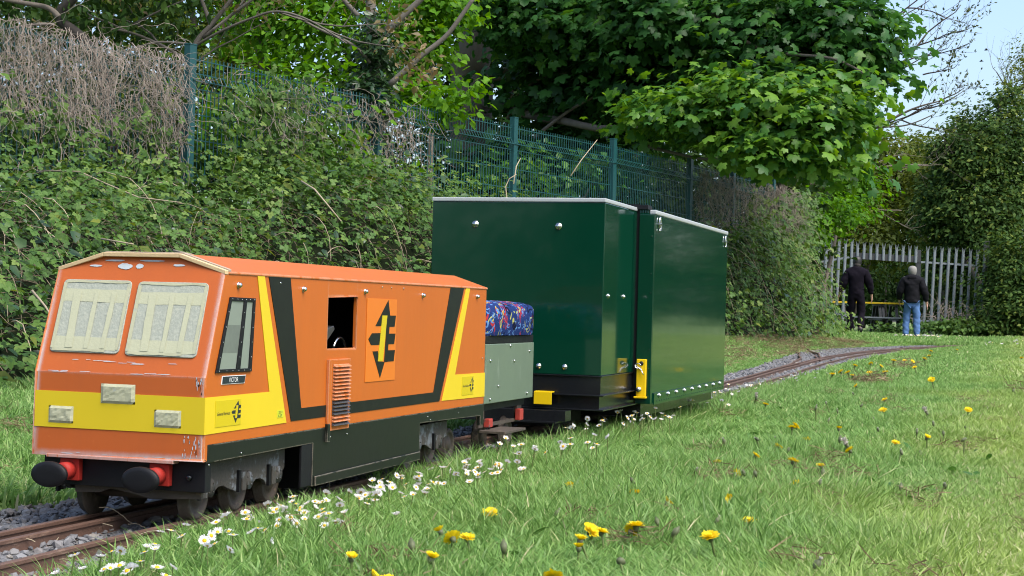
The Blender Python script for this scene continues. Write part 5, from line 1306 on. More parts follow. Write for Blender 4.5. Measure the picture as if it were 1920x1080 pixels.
pt = thing("picnic_table", "yellow topped picnic table with dark legs seen through the gateway", "picnic table", ((-2.372, 39.718, -0.052)[0], (-2.372, 39.718, -0.052)[1], -.03), GROT + .03)
for k in range(5):
    y = -.30 + k * .15
    MB().box((-.93, y - .068, .765), (.93, y + .068, .805), .004).build("plank", BRIGHTYEL, pt)
for s_ in (-1, 1):
    for k in range(2): MB().box((-.93, s_ * .62 + (k - .5) * .14 - .065, .405), (.93, s_ * .62 + (k - .5) * .14 + .065, .440), .004).build("seat_plank", GALV, pt)
for x in (-.62, .28, .36, .70):
    t = MB()
    for s_ in (-1, 1): t.prism([(x - .03, s_ * .20, .76), (x - .03, s_ * .27, .76), (x - .03, s_ * .62, 0), (x - .03, s_ * .54, 0)], (.06, 0, 0))
    t.box((x - .031, -.68, .355), (x + .031, .68, .404)); t.box((x - .031, -.34, .715), (x + .031, .34, .764))
    t.build("leg_frame", DARKSTEEL, pt)

# ------------------------------------------------------------------ the two men walking away
def skin_mesh(name, joints, edges, root, m, parent, sub=2, base=None):
    """one continuous surface grown over joints: {name: (x, y, z, radius)}"""
    names = list(joints); me = bpy.data.meshes.new(name)
    me.from_pydata([joints[k][:3] for k in names], [(names.index(a), names.index(b_)) for a, b_ in edges], [])
    tmp = bpy.data.objects.new(name, me); COL.objects.link(tmp)
    md = tmp.modifiers.new("skin", 'SKIN'); md.use_smooth_shade = True; md.branch_smoothing = .4
    for i, k in enumerate(names):
        r_ = joints[k][3]; rx, ry = r_ if isinstance(r_, tuple) else (r_, r_)
        me.skin_vertices[0].data[i].radius = (rx, ry); me.skin_vertices[0].data[i].use_root = (k == root)
    sb_ = tmp.modifiers.new("sub", 'SUBSURF'); sb_.levels = sub; sb_.render_levels = sub
    dg = bpy.context.evaluated_depsgraph_get()
    out = bpy.data.meshes.new_from_object(tmp.evaluated_get(dg)); out.name = name
    bpy.data.objects.remove(tmp); bpy.data.meshes.remove(me)
    out.materials.clear()
    return link(name, out, m, parent)
def person(label, loc, height, rz, pose, bulk, top_cfg):
    t = thing("person", label, "person", loc, rz)
    k = height / 1.78
    J = dict(pelvis=(0, 0, .95, .13), waist=(0, .0, 1.08, .125), chest=(0, .01, 1.28, .150), collar=(0, .0, 1.43, .10), neck=(0, .012, 1.51, .056), skull=(0, .03, 1.62, .088), crown=(0, .02, 1.70, .074), nose=(0, .125, 1.605, .014),
             ear_l=(-.088, .02, 1.61, .014), ear_r=(.088, .02, 1.61, .014),
             hip_l=(-.095, 0, .88, .095), hip_r=(.095, 0, .88, .095), sho_l=(-.185, 0, 1.40, .066), sho_r=(.185, 0, 1.40, .066))
    J.update(pose)
    E = [("pelvis", "waist"), ("waist", "chest"), ("chest", "collar"), ("collar", "neck"), ("neck", "skull"), ("skull", "crown"), ("skull", "nose"), ("skull", "ear_l"), ("skull", "ear_r"), ("pelvis", "hip_l"), ("pelvis", "hip_r"), ("collar", "sho_l"), ("collar", "sho_r")]
    for s in "lr":
        E += [("hip_" + s, "knee_" + s), ("knee_" + s, "ank_" + s), ("ank_" + s, "toe_" + s), ("sho_" + s, "elb_" + s), ("elb_" + s, "wri_" + s), ("wri_" + s, "palm_" + s)]
        sg = -1 if s == "l" else 1
        w = Vector(J["wri_" + s][:3]); p = Vector(J["palm_" + s][:3]); d = (p - w).normalized()
        for q, (fx, fl) in enumerate(((-.030, .060), (-.010, .072), (.010, .068), (.028, .054))):
            a = p + d * .035 + Vector((0, fx, 0)); b_ = a + d * fl * .55 + Vector((-.006 * sg, 0, 0)); c = b_ + d * fl * .5 + Vector((-.016 * sg, 0, 0))
            J["f%s%da" % (s, q)] = (*a, .0098); J["f%s%db" % (s, q)] = (*b_, .0090); J["f%s%dc" % (s, q)] = (*c, .0075)
            E += [("palm_" + s, "f%s%da" % (s, q)), ("f%s%da" % (s, q), "f%s%db" % (s, q)), ("f%s%db" % (s, q), "f%s%dc" % (s, q))]
        a = w + d * .035 + Vector((0, .040, 0)); b_ = a + d * .045 + Vector((-.01 * sg, .012, 0))
        J["t%sa" % s] = (*a, .011); J["t%sb" % s] = (*b_, .009); E += [("wri_" + s, "t%sa" % s), ("t%sa" % s, "t%sb" % s)]
    sc = lambda D: {n_: (v[0] * k, v[1] * k, v[2] * k, (v[3][0] * k, v[3][1] * k) if isinstance(v[3], tuple) else v[3] * k) for n_, v in D.items()}
    skin_mesh("body", sc(J), E, "pelvis", SKIN, t)
    def cloth(name, m, keys, edges, grow, root, extra=None):
        D = {n_: (*J[n_][:3], J[n_][3] * grow[0] + grow[1]) for n_ in keys}
        D.update(extra or {})
        o = skin_mesh(name, sc(D), edges, root, m, t, 3)
        cs = [v.co.copy() for v in o.data.vertices]; ns = [v.normal.copy() for v in o.data.vertices]
        for v, c, nn in zip(o.data.vertices, cs, ns):
            f = noise.noise(Vector((c.x * 9, c.y * 9, c.z * 14 + c.x * 8))) * .5 + abs(noise.noise(Vector((c.x * 5 + 4, c.y * 6, c.z * 9)))) * .9
            v.co = c + nn * .020 * (f - .25)
        return o
    return t, J, cloth, k
armE = lambda: [("waist", "chest"), ("chest", "collar"), ("collar", "sho_l"), ("collar", "sho_r"), ("sho_l", "elb_l"), ("elb_l", "wri_l"), ("sho_r", "elb_r"), ("elb_r", "wri_r")]
legE = [("pelvis", "hip_l"), ("pelvis", "hip_r"), ("hip_l", "knee_l"), ("knee_l", "ank_l"), ("hip_r", "knee_r"), ("knee_r", "ank_r")]
FACE = math.radians(2)
def head_cover(name, m, parent, k, c, rings):
    """cap or hair: a close shell over the skull, a little longer front to back"""
    n = 18; V = []; Fc = []
    for z, r_ in rings:
        for q in range(n):
            a = 2 * math.pi * q / n; w = 1 + .05 * noise.noise((math.cos(a) * 2, math.sin(a) * 2, z * 30))
            V.append(((c[0] + r_ * .95 * w * math.cos(a)) * k, (c[1] + r_ * 1.05 * w * math.sin(a)) * k, z * k))
    for i in range(len(rings) - 1):
        for q in range(n): Fc.append([i * n + q, i * n + (q + 1) % n, (i + 1) * n + (q + 1) % n, (i + 1) * n + q])
    Fc.append([(len(rings) - 1) * n + q for q in range(n)])
    return MB().add(V, Fc, True).build(name, m, parent)
pose1 = dict(knee_l=(-.105, .05, .50, .066), ank_l=(-.115, .0, .09, .034), toe_l=(-.125, .16, .045, .026), knee_r=(.10, .02, .49, .066), ank_r=(.115, -.24, .17, .034), toe_r=(.12, -.13, .04, .026),
             elb_l=(-.285, -.05, 1.14, .047), wri_l=(-.365, .03, .93, .033), palm_l=(-.385, .05, .86, .030), elb_r=(.285, .02, 1.13, .047), wri_r=(.325, .10, .90, .033), palm_r=(.33, .12, .83, .030))
p1, J, cloth, k = person("person in a black boilersuit and black cap walking towards the gateway", (-2.16, 35.07, float(zg(-2.16, 35.07)) + .01), 1.80, FACE, pose1, 1, None)
cloth("boilersuit", SUIT, ["neck", "pelvis", "waist", "chest", "collar", "sho_l", "sho_r", "elb_l", "wri_l", "elb_r", "wri_r", "hip_l", "hip_r", "knee_l", "knee_r", "ank_l", "ank_r"], [("pelvis", "waist"), ("collar", "neck")] + armE() + legE, (1.22, .040), "pelvis", {"neck": (0, .012, 1.555, .100), "ank_l": (-.115, .0, .065, .074), "ank_r": (.115, -.235, .17, .074), "knee_l": (-.118, .05, .50, .088), "knee_r": (.118, .02, .49, .088), "wri_l": (-.355, .02, .95, .052), "wri_r": (.321, .09, .92, .052)})
MB().tube([(.165 * k * math.cos(a), .005 + .165 * k * math.sin(a) * .9, 1.045 * k) for a in np.linspace(0, 6.28, 25)], .018, 6).build("belt", SUIT, p1)
head_cover("cap", BOOT, p1, k, (0, .020), [(1.595, .100), (1.63, .106), (1.68, .107), (1.72, .098), (1.75, .072), (1.765, .02)]); head_cover("hair", mat("dark_hair", (.03, .025, .022), .8), p1, k, (0, .008), [(1.515, .062), (1.55, .080), (1.60, .092)])
for s in "lr":
    A, B = Vector(J["ank_" + s][:3]), Vector(J["toe_" + s][:3]); skin_mesh("boot", {"a": (*(A * k + Vector((0, -.05, -.035 if A.z < .12 else -.05))), .070), "m": (*(A.lerp(B, .4) * k), .075), "b": (*(B * k + Vector((0, .05, 0))), .066), "c": (*(A * k + Vector((0, 0, .06))), .070)}, [("a", "m"), ("m", "b"), ("m", "c")], "m", BOOT, p1, 2)
pose2 = dict(skull=(-.005, .07, 1.61, .088), crown=(-.005, .055, 1.69, .076), nose=(-.005, .165, 1.58, .014), ear_l=(-.094, .06, 1.60, .014), ear_r=(.084, .06, 1.60, .014), neck=(0, .04, 1.50, .058),
             knee_l=(-.11, .05, .48, .070), ank_l=(-.12, -.03, .08, .034), toe_l=(-.13, .13, .04, .026), knee_r=(.11, .0, .48, .070), ank_r=(.12, -.06, .08, .034), toe_r=(.135, .10, .04, .026),
             elb_l=(-.29, -.03, 1.12, .05), wri_l=(-.30, .10, .92, .034), palm_l=(-.295, .13, .86, .030), elb_r=(.295, -.02, 1.12, .05), wri_r=(.335, .08, .87, .034), palm_r=(.35, .10, .80, .032))
x2, y2 = (-0.805, 32.973, 0.361)[0], (-0.805, 32.973, 0.361)[1]
p2, J, cloth, k = person("person with grey hair in a black hooded jacket and blue jeans", (x2, y2, float(zg(x2, y2)) - .0), 1.56, FACE, pose2, 1, None)
cloth("jeans", JEANS, ["pelvis", "hip_l", "hip_r", "knee_l", "knee_r", "ank_l", "ank_r"], legE, (1.18, .022), "pelvis", {"ank_l": (-.13, -.03, .055, .078), "ank_r": (.13, -.06, .055, .078), "knee_l": (-.122, .05, .48, .092), "knee_r": (.122, .0, .48, .092), "hip_l": (-.085, 0, .84, .112), "hip_r": (.085, 0, .84, .112), "pelvis": (0, 0, .92, .14)})
cloth("jacket", JACKET, ["neck", "pelvis", "waist", "chest", "collar", "sho_l", "sho_r", "elb_l", "wri_l", "elb_r", "wri_r"], [("pelvis", "waist"), ("collar", "neck")] + armE(), (1.32, .038), "waist", {"neck": (0, .04, 1.545, .108), "pelvis": (0, 0, .865, .225), "wri_l": (-.30, .09, .94, .062), "wri_r": (.333, .07, .90, .062)})
skin_mesh("hood", {"a": (-.09 * k, -.075 * k, 1.46 * k, .062 * k), "b": (0, -.12 * k, 1.45 * k, .075 * k), "c": (.09 * k, -.075 * k, 1.46 * k, .062 * k)}, [("a", "b"), ("b", "c")], "b", JACKET, p2, 2)
head_cover("hair", HAIRGREY, p2, k, (-.005, .042), [(1.525, .070), (1.56, .094), (1.62, .108), (1.68, .107), (1.72, .090), (1.745, .055), (1.752, .015)])
for s in "lr":
    A, B = Vector(J["ank_" + s][:3]), Vector(J["toe_" + s][:3]); skin_mesh("shoe", {"a": (*(A * k + Vector((0, -.05, -.035 if A.z < .12 else -.05))), .070), "m": (*(A.lerp(B, .4) * k), .075), "b": (*(B * k + Vector((0, .05, 0))), .066), "c": (*(A * k + Vector((0, 0, .06))), .070)}, [("a", "m"), ("m", "b"), ("m", "c")], "m", BOOT, p2, 2)

# two birds far up in the sky
for lab, a, w in (("small dark bird flying high, the upper of two in the sky", (0.357, 41.004, 7.268), .10), ("small dark bird flying high, the lower of two in the sky", (0.187, 43.046, 7.293), .085)):
    bt_ = thing("bird", lab, "bird", a)
    MB().tube([(-.05, 0, 0), (-.02, 0, .004), (.03, 0, .006), (.06, 0, .0)], [.006, .016, .014, .004], 8).build("body", BOOT, bt_)
    for s in (-1, 1):
        MB().prism([(-.015, .01 * s, .006), (.025, .01 * s, .006), (.02, .6 * w * s, .035), (-.012, w * s, .018), (-.02, .6 * w * s, .03)], (0, 0, .003)).build("wing", BOOT, bt_)
rebase(fence, (-3.65, 13.88, 0))

# ------------------------------------------------------------------ flowers in the lawn
def petals(n, r0, r1, w, cup, seed, jit=.12):
    rd = random.Random(seed); V, Fc, Rn = [], [], []
    for q in range(n):
        a = 2 * math.pi * (q + rd.uniform(-jit, jit) * 3) / n; L = r1 * rd.uniform(.85, 1.05); c = cup + rd.uniform(-.18, .18); L = r0 + (L - r0) / math.sqrt(1 + c * c) * (1.15 if c > .5 else 1.0)
        d = Vector((math.cos(a), math.sin(a), 0)); sd_ = Vector((-d.y, d.x, 0)); k = len(V)
        p0 = d * r0; p1 = d * (r0 + (L - r0) * .55) + Vector((0, 0, c * .5 * (L - r0))); p2 = d * L + Vector((0, 0, c * (L - r0)))
        V += [p0 - sd_ * w * .3, p0 + sd_ * w * .3, p1 + sd_ * w * .5, p2 + sd_ * w * .32, p2 - sd_ * w * .32, p1 - sd_ * w * .5]
        Fc += [(k, k + 1, k + 2), (k, k + 2, k + 5), (k + 5, k + 2, k + 3), (k + 5, k + 3, k + 4)]; Rn += [rd.random()] * 6
    return [v[:] for v in V], Fc, Rn
def joined(parts, m, name):
    V, Fc, Rn = [], [], []
    for v, f, r_ in parts:
        k = len(V); V += v; Fc += [tuple(i + k for i in q) for q in f]; Rn += r_
    return np_mesh(name, V, Fc, m, rnd=Rn, do_link=False)
def disc(r, h, n=10):
    V = [(0, 0, h)] + [(r * .6 * math.cos(2 * math.pi * q / n), r * .6 * math.sin(2 * math.pi * q / n), h * .85) for q in range(n)] + [(r * math.cos(2 * math.pi * q / n), r * math.sin(2 * math.pi * q / n), 0) for q in range(n)]
    Fc = [(0, 1 + q, 1 + (q + 1) % n) for q in range(n)]
    for q in range(n): Fc += [(1 + q, 1 + n + q, 1 + n + (q + 1) % n), (1 + q, 1 + n + (q + 1) % n, 1 + (q + 1) % n)]
    return V, Fc, [random.random() for _ in V]
def stem_mesh(name, h, r, bend, m=P_STEM):
    t = MB().tube([(0, 0, 0), (bend * .3, 0, h * .4), (bend, 0, h)], [r, r * .9, r * .8], 5, False)
    tri = []
    for f in t.f: tri += [(f[0], f[1], f[2]), (f[0], f[2], f[3])]
    return np_mesh(name, t.v, tri, m, rnd=[.5] * len(t.v), do_link=False)
DH, DS = .044, .034
dand_heads = [joined([petals(26, .004, .0178, .0048, .18, s_), petals(22, .003, .0150, .0042, .55, s_ + 50), petals(16, .001, .0105, .0036, 1.0, s_ + 90), disc(.006, .006)], P_YEL, "petals") for s_ in range(5)]
half_heads = [joined([petals(20, .002, .0125, .0046, .75, s_), petals(16, .001, .0105, .0040, 1.3, s_ + 9)], P_YEL, "petals") for s_ in range(3)]
def calyx(r, h):
    t = MB().tube([(0, 0, -h), (0, 0, -h * .6), (0, 0, 0)], [r * .45, r * .8, r], 8)
    tri = []
    for f in t.f:
        for q in range(1, len(f) - 1): tri.append((f[0], f[q], f[q + 1]))
    return t.v, tri, [.5] * len(t.v)
CAL = joined([calyx(.0062, .010)], P_BUD, "calyx"); CALB = joined([calyx(.0062, .016), ([(0, 0, .010)] + [(.0058 * math.cos(a), .0058 * math.sin(a), 0) for a in np.linspace(0, 5.236, 6)], [(0, 1 + q, 1 + (q + 1) % 6) for q in range(6)], [.3] * 7)], P_BUD, "closed_bud")
dstems = [stem_mesh("stem", DH, .0022, b_) for b_ in (.0, .012, -.015)]
clock = joined([petals(26, .001, .0125, .0022, c, 7 + int(c * 10), .3) for c in (.1, .9, 2.0, -.8)], P_CLOCK, "seed_head")
tuftm = joined([petals(14, .001, .0045, .0016, 2.2, 77, .3), petals(10, .001, .0035, .0016, 3.0, 78, .3)], P_CLOCK, "seed_tuft")
def sub(name, me, parent, loc=(0, 0, 0), rot=(0, 0, 0), s=1.0):
    o = bpy.data.objects.new(name, me); COL.objects.link(o); o.parent = parent; o.location = loc; o.rotation_euler = rot; o.scale = (s, s, s); return o
def flower(kind, x, y, k, label, cat, group, tilt=None, hk=1.0, zoff=0.0):
    z = float(zg(x, y)) + zoff
    t = thing(kind, label, cat, (x, y, z), random.uniform(0, 6.3), group)
    return t, k, (tilt if tilt is not None else (random.gauss(0, .42), random.gauss(0, .42), 0)), hk
def dandelion(x, y, k=1.0, half=False, hk=1.0):
    hk = hk * (1.10 if y < 2.6 else 1.35) / min(k, 1.0)
    t, k, tl, hk = flower("dandelion", x, y, k, "half closed yellow dandelion in the grass" if half else "open yellow dandelion flower standing in the lawn grass", "dandelion", "half closed yellow dandelions in the lawn" if half else "open yellow dandelions in the lawn", hk=hk)
    i = random.randrange(3); so = sub("stem", dstems[i], t, s=k * hk); top = Vector(((.0, .012, -.015)[i], 0, DH)) * k * hk
    h = sub("flower_head", CAL, t, top, tl, k); sub("petals", half_heads[i] if half else dand_heads[random.randrange(5)], h)
# (x, y) where they stand in the lawn
rd0 = random.Random(31)
DAND = [(.89, -.37), (.69, -.47), (.66, -.43), (.59, -.34), (.61, -.02), (.66, -.10), (.68, -.06), (.72, -.32), (.59, .33), (.60, .81), (.83, .13), (.86, .09), (.86, -.08), (.87, -.04), (.78, .71), (.86, .58), (.90, .15), (.91, .16), (1.05, .07), (1.05, .38), (.95, .70), (.88, 1.24), (.84, 1.71), (.80, 1.45), (.86, 2.08), (.80, 2.79), (.80, 2.97), (.90, 2.35), (1.07, 1.92), (.97, 1.55), (1.04, 1.11), (1.05, 1.53), (.96, 2.72), (1.16, 2.38), (1.01, 3.89), (.50, 4.21), (.39, 7.38), (.50, 7.71), (.50, 7.90), (.60, 8.05), (.42, 9.86), (.59, 10.79), (.61, 11.56), (.73, 11.35), (.58, 14.84), (.65, 13.58), (.75, 17.02), (1.45, 14.19), (.50, 9.79), (.56, 10.19), (1.24, 2.46), (1.31, 3.77), (.34, 9.36), (.66, 8.13), (.38, 8.26), (.93, 4.9), (.7, 5.9), (1.05, 6.6), (.8, 9.2)]
HALF = {4, 3, 2, 7, 12, 13, 15, 20, 21, 23, 30, 32, 50}
for i, (x, y) in enumerate(DAND):
    dandelion(x, y, random.uniform(.78, .98) * (1.0 if y < 6 else 1.45), i in HALF, random.uniform(.8, 1.15))
for i, (x, y, lab, hk) in enumerate(((.98, -.25, "pale drooping closed dandelion bud on a bent stalk near the lower edge of the lawn", 1.0), (1.22, -.13, "dark dandelion bud tipped with a white tuft at the bottom right of the lawn", .9), (.64, -.20, "closed round dandelion bud on a straight stalk, left of the nearest yellow flowers", 1.15), (.76, -.15, "closed brown dandelion bud between clumps of grass in the nearer lawn", 1.1), (.69, 2.05, "white seed tufted dandelion head beside a tuft of dry grass", 1.15), (1.05, 2.03, "fluffy white dandelion clock in the middle of the lawn", 1.2), (.76, 3.75, "white fluffy seed head on a thick stalk in the mid lawn", 1.5), (1.02, 2.16, "tall dark closed bud on a thick green stalk", 1.35), (.95, .17, "closed bud below a yellow dandelion in the nearer lawn", .9), (.40, 4.49, "white seed head on a pale stalk beside the green carriage", 1.4), (1.18, 3.62, "small pale seed head at the right of the mid lawn", 1.2))):
    t, k, tl, hk = flower("dandelion_bud", x, y, 1.15, lab, "dandelion bud", None, hk=hk)
    j = random.randrange(3); so = sub("stem", dstems[j], t, s=k * hk); top = Vector(((.0, .012, -.015)[j], 0, DH)) * k * hk
    if i == 0: tl = (1.2, .6, 0)
    h = sub("bud", CALB, t, top, tl, .95)
    if i in (1, 4, 6): sub("seed_tuft", tuftm, h, (0, 0, .006), s=1.2)
    if i in (5, 9, 10): sub("seed_head", clock, h, (0, 0, .010))
for _ in range(46):
    y = .3 + 6.2 * rd0.random() ** 1.2; x = .62 + .75 * rd0.random() + .02 * y
    t, k, tl, hk = flower("spent_flower", x, y, rd0.uniform(.8, 1.2), "small spent flower head fading in the lawn grass", "spent flower", "spent flower heads scattered in the lawn", hk=rd0.uniform(.8, 1.3))
    j = random.randrange(3); so = sub("stem", dstems[j], t, s=k * hk); top = Vector(((.0, .012, -.015)[j], 0, DH)) * k * hk
    h = sub("flower_head", CALB, t, top, tl, .75)
    if rd0.random() < .55: sub("seed_tuft", tuftm, h, (0, 0, .004), s=1.3)
# daisies
daisy_heads = [joined([petals(19, .003, .0112, .0032, c, s_, .08)], P_WHITE, "petals") for s_, c in ((1, .05), (2, .25), (3, .5), (4, .12), (5, .8), (6, .3))]
DC = joined([disc(.0040, .0028)], P_CENT, "centre"); DST = [stem_mesh("stem", .052, .0011, b_) for b_ in (0, .008, -.01)]
def daisy(x, y, k=1.0, far=False, group="daisies along the edge of the track", label="small white daisy with a yellow centre in the grass along the rails", hk=1.0, tilt=None):
    z = float(zg(x, y))
    t = thing("daisy", label, "daisy", (x, y, z), random.uniform(0, 6.3), group)
    j = random.randrange(3); top = Vector(((0, .008, -.01)[j], 0, .052)) * hk
    if not far: so = sub("stem", DST[j], t, s=hk)
    h = sub("petals", daisy_heads[random.randrange(6)], t, top, tilt or (random.gauss(.12, .38), random.gauss(0, .38), 0), k)
    sub("centre", DC, h, (0, 0, .0006))
rd = random.Random(5)
clusters = [(.30, -.46, .05, 11), (.34, -.50, .04, 8), (.33, -.30, .05, 7), (.27, -.12, .05, 9), (.31, -.02, .05, 14), (.27, .12, .04, 9), (.35, .05, .05, 10), (.30, .25, .05, 11), (.33, .38, .05, 11), (.29, .48, .04, 8), (.34, .62, .05, 11), (.27, .72, .04, 8), (.33, .82, .06, 9), (.36, .98, .05, 9), (.31, 1.08, .05, 8), (.38, 1.18, .05, 7), (.36, 1.36, .05, 5), (.40, 1.6, .06, 4), (.48, 1.45, .05, 3),
            (.25, 2.2, .06, 7), (.29, 2.45, .06, 8), (.31, 2.7, .06, 9), (.38, 2.65, .05, 5), (.27, 3.1, .07, 7), (.26, 3.5, .08, 9), (.25, 3.9, .08, 9), (.22, 4.3, .09, 9), (.22, 4.7, .1, 8), (.24, 5.2, .1, 7), (.21, 5.8, .12, 6), (.37, 6.4, .12, 4), (.33, 7.2, .1, 3)]
for cx, cy, sp_, n_ in clusters:
    for _ in range(n_ + 1):
        x = max(.205, cx + rd.gauss(0, sp_ * .8)); y = cy + rd.gauss(0, sp_ * 1.5)
        daisy(x, y, rd.uniform(.62, .95), hk=rd.uniform(.85, 1.25) * (1.0 if y < 1.2 else 1.5))
daisy(.40, .02, 1.3, label="largest white daisy, facing up at the nearer end of the row by the rails", group="nearest big daisy", hk=1.0, tilt=(.45, -.1, 0))
bx2, by2 = (-0.589, 31.893, -0.023)[0], (-0.589, 31.893, -0.023)[1]
for _ in range(26):
    daisy(bx2 + rd.gauss(0, .28), by2 + rd.gauss(0, .5), 2.6, True, "daisies at the feet of the person in jeans", "white daisy in the tuft at the feet of the person in jeans", hk=1.6)
for _ in range(22):
    daisy(rd.uniform(.9, 1.9), rd.uniform(22, 31), 2.2, True, "far daisies at the top of the lawn", "white daisy speck near the far edge of the lawn", hk=1.3)
# dandelion leaf rosettes, broad and dark among the grass
n = 90
x = .35 + 1.1 * rng.random(n); y = -.7 + 5.5 * rng.random(n) ** 1.3
g = np.repeat(np.arange(n), 5); k = len(g); ang = rng.random(k) * 6.3
P = np.stack([x[g], y[g], zg(x[g], y[g]) + .012], 1); T = np.stack([np.cos(ang), np.sin(ang), .5 + .3 * rng.random(k)], 1); N = norm(np.array([0, 0, 1.]) + .3 * rng.normal(size=(k, 3)))
BLADE = (np.array([(0, 0, 0), (.10, .3, .03), (.17, .6, .05), (.10, .85, .02), (0, 1, -.06), (-.10, .85, .02), (-.17, .6, .05), (-.10, .3, .03)], float), np.array([(0, 1, 7), (1, 2, 6), (1, 6, 7), (2, 3, 5), (2, 5, 6), (3, 4, 5)]))
leaf_mesh("broad_lawn_leaves", BLADE, P, N, T, .032 + .035 * rng.random(k), rng.random(k), L_DANDELION, None)

# ------------------------------------------------------------------ grass
def tuft(n, h0, h1, spread, wid, lean, seed, dry=.06):
    r_ = np.random.default_rng(seed)
    a = r_.random(n) * 2 * math.pi; rr = spread * np.sqrt(r_.random(n))
    bx, by = rr * np.cos(a), rr * np.sin(a)
    h = h0 + (h1 - h0) * r_.random(n); az = r_.random(n) * 2 * math.pi; ln = lean * (.3 + r_.random(n)); w = wid * (.6 + .7 * r_.random(n))
    dx, dy = np.cos(az), np.sin(az); tw = az + math.pi / 2 + .8 * r_.normal(size=n); wx, wy = np.cos(tw), np.sin(tw)
    V, tip = [], []
    for t_, wk in ((0, .7), (.4, 1.0), (.75, .75), (1, 0)):
        cx = bx + dx * h * ln * t_ ** 1.8; cy = by + dy * h * ln * t_ ** 1.8; cz = h * (t_ - .28 * ln * t_ ** 2.2) - .006
        if wk > 0:
            V.append(np.stack([cx - wx * w * wk / 2, cy - wy * w * wk / 2, cz], 1)); V.append(np.stack([cx + wx * w * wk / 2, cy + wy * w * wk / 2, cz], 1)); tip += [t_, t_]
        else: V.append(np.stack([cx, cy, cz], 1)); tip.append(1)
    V = np.stack(V, 1); f = np.array([(0, 1, 3), (0, 3, 2), (2, 3, 5), (2, 5, 4), (4, 5, 6)])
    Fc = (f[None] + (np.arange(n) * 7)[:, None, None]).reshape(-1, 3)
    c = r_.random(n) * .9; c[r_.random(n) < dry] = 1.0
    return np_mesh("grass_tuft", V.reshape(-1, 3), Fc, GRASS, rnd=np.repeat(c, 7), tip=np.tile(tip, n), do_link=False)
near_t = [tuft(34, .022, .062, .035, .0030, .9, 100 + q, .05) for q in range(6)]
tall_t = [tuft(26, .05, .115, .035, .0032, .75, 200 + q, .05) for q in range(4)]
mown_t = [tuft(34, .016, .042, .04, .0030, 1.0, 300 + q, .16) for q in range(5)]
mid_t = [tuft(40, .03, .075, .075, .0055, .9, 400 + q, .08) for q in range(5)]
far_t = [tuft(46, .03, .085, .16, .013, .8, 500 + q, .10) for q in range(5)]
def place(name, P, protos, s0=.8, s1=1.25, hk=None):
    k = len(P); s = s0 + (s1 - s0) * rng.random(k); sc = np.stack([s, s, s * (hk if hk is not None else 1)], 1)
    scatter(name, P, np.stack([rng.normal(size=k) * .10, rng.normal(size=k) * .10, rng.random(k) * 6.3], 1), sc, rng.integers(0, len(protos), k), protos)
def wedge(n, y0, y1, xl, xr):
    y = y0 + (y1 - y0) * rng.random(n); a, b_ = xl(y), xr(y); x = a + (b_ - a) * rng.random(n)
    return x, y
right_lim = lambda y: 1.62 + .04 * y + 0 * y
edge = lambda y: bed_right(y) + .03
def on_ground(x, y): return np.stack([x, y, zg(x, y) - .004], 1)
def clumpy(x, y): return .5 + .5 * np.sin(5.1 * x + 1.3 * np.sin(3 * y)) * np.sin(4.3 * y + 2 * np.sin(2.3 * x))
# nearest lawn
x, y = wedge(17000, -1.35, 2.6, lambda y: np.where(y < -.2, .22, .20) + .03 * np.sin(y * 9), lambda y: 1.60 + .02 * y)
mown = smooth(1.10, 1.45, x + .25 * (clumpy(x * .7, y * .5) - .5) + .05 * y)
sel = rng.random(len(x)) < mown
place("lawn_grass", on_ground(x[~sel], y[~sel]), near_t, hk=.65 + .75 * clumpy(x[~sel], y[~sel]))
place("mown_grass", on_ground(x[sel], y[sel]), mown_t)
# longer grass against the rails and the train
x, y = wedge(1500, .9, 6.5, lambda y: np.where(y < 1.5, .13, np.where(y < 2.2, .14, .17)) + 0 * y, lambda y: .38 + .05 * np.sin(y * 5))
place("long_grass", on_ground(x, y), tall_t, .5, .95)
x, y = wedge(500, -1.2, 1.0, lambda y: .19 + 0 * y, lambda y: .34 + 0 * y)
place("long_grass", on_ground(x, y), tall_t, .32, .6)
x, y = wedge(420, .2, 1.6, lambda y: .55 + 0 * y, lambda y: 1.2 + 0 * y)
place("long_grass", on_ground(x, y), tall_t, .6, .95)
# mid and far lawn
x, y = wedge(20000, 2.6, 8.5, lambda y: edge(y) + .04, lambda y: 1.72 + 0 * y)
place("lawn_grass", on_ground(x, y), mid_t, .6, .95, hk=.6 + .7 * clumpy(x, y))
x, y = wedge(17000, 8.5, 24, lambda y: edge(y) + .05, lambda y: 2.0 + 0 * y)
place("lawn_grass", on_ground(x, y), far_t, .45, .8, hk=.55 + .45 * clumpy(x, y * .5))
x, y = wedge(16000, 24, 75, lambda y: np.interp(y, [24, 30, 36, 75], [-1.5, -2.4, -3.0, -2.5]), lambda y: 3.0 + .10 * (y - 24))
gp = zg(x, y)
place("lawn_grass", on_ground(x, y), far_t, .7, 1.3)
# the mown lawn going on to the right
x, y = wedge(9000, -2.5, 4, lambda y: 1.60 + .02 * y, lambda y: 4.2 + 0 * y)
place("mown_grass", on_ground(x, y), mid_t, .55, .9, hk=.6)
x, y = wedge(16000, 4, 24, lambda y: np.where(y < 8.5, 1.72, 2.0) + 0 * y, lambda y: 5.5 + .12 * y)
place("mown_grass", on_ground(x, y), far_t, .5, .85, hk=.55)
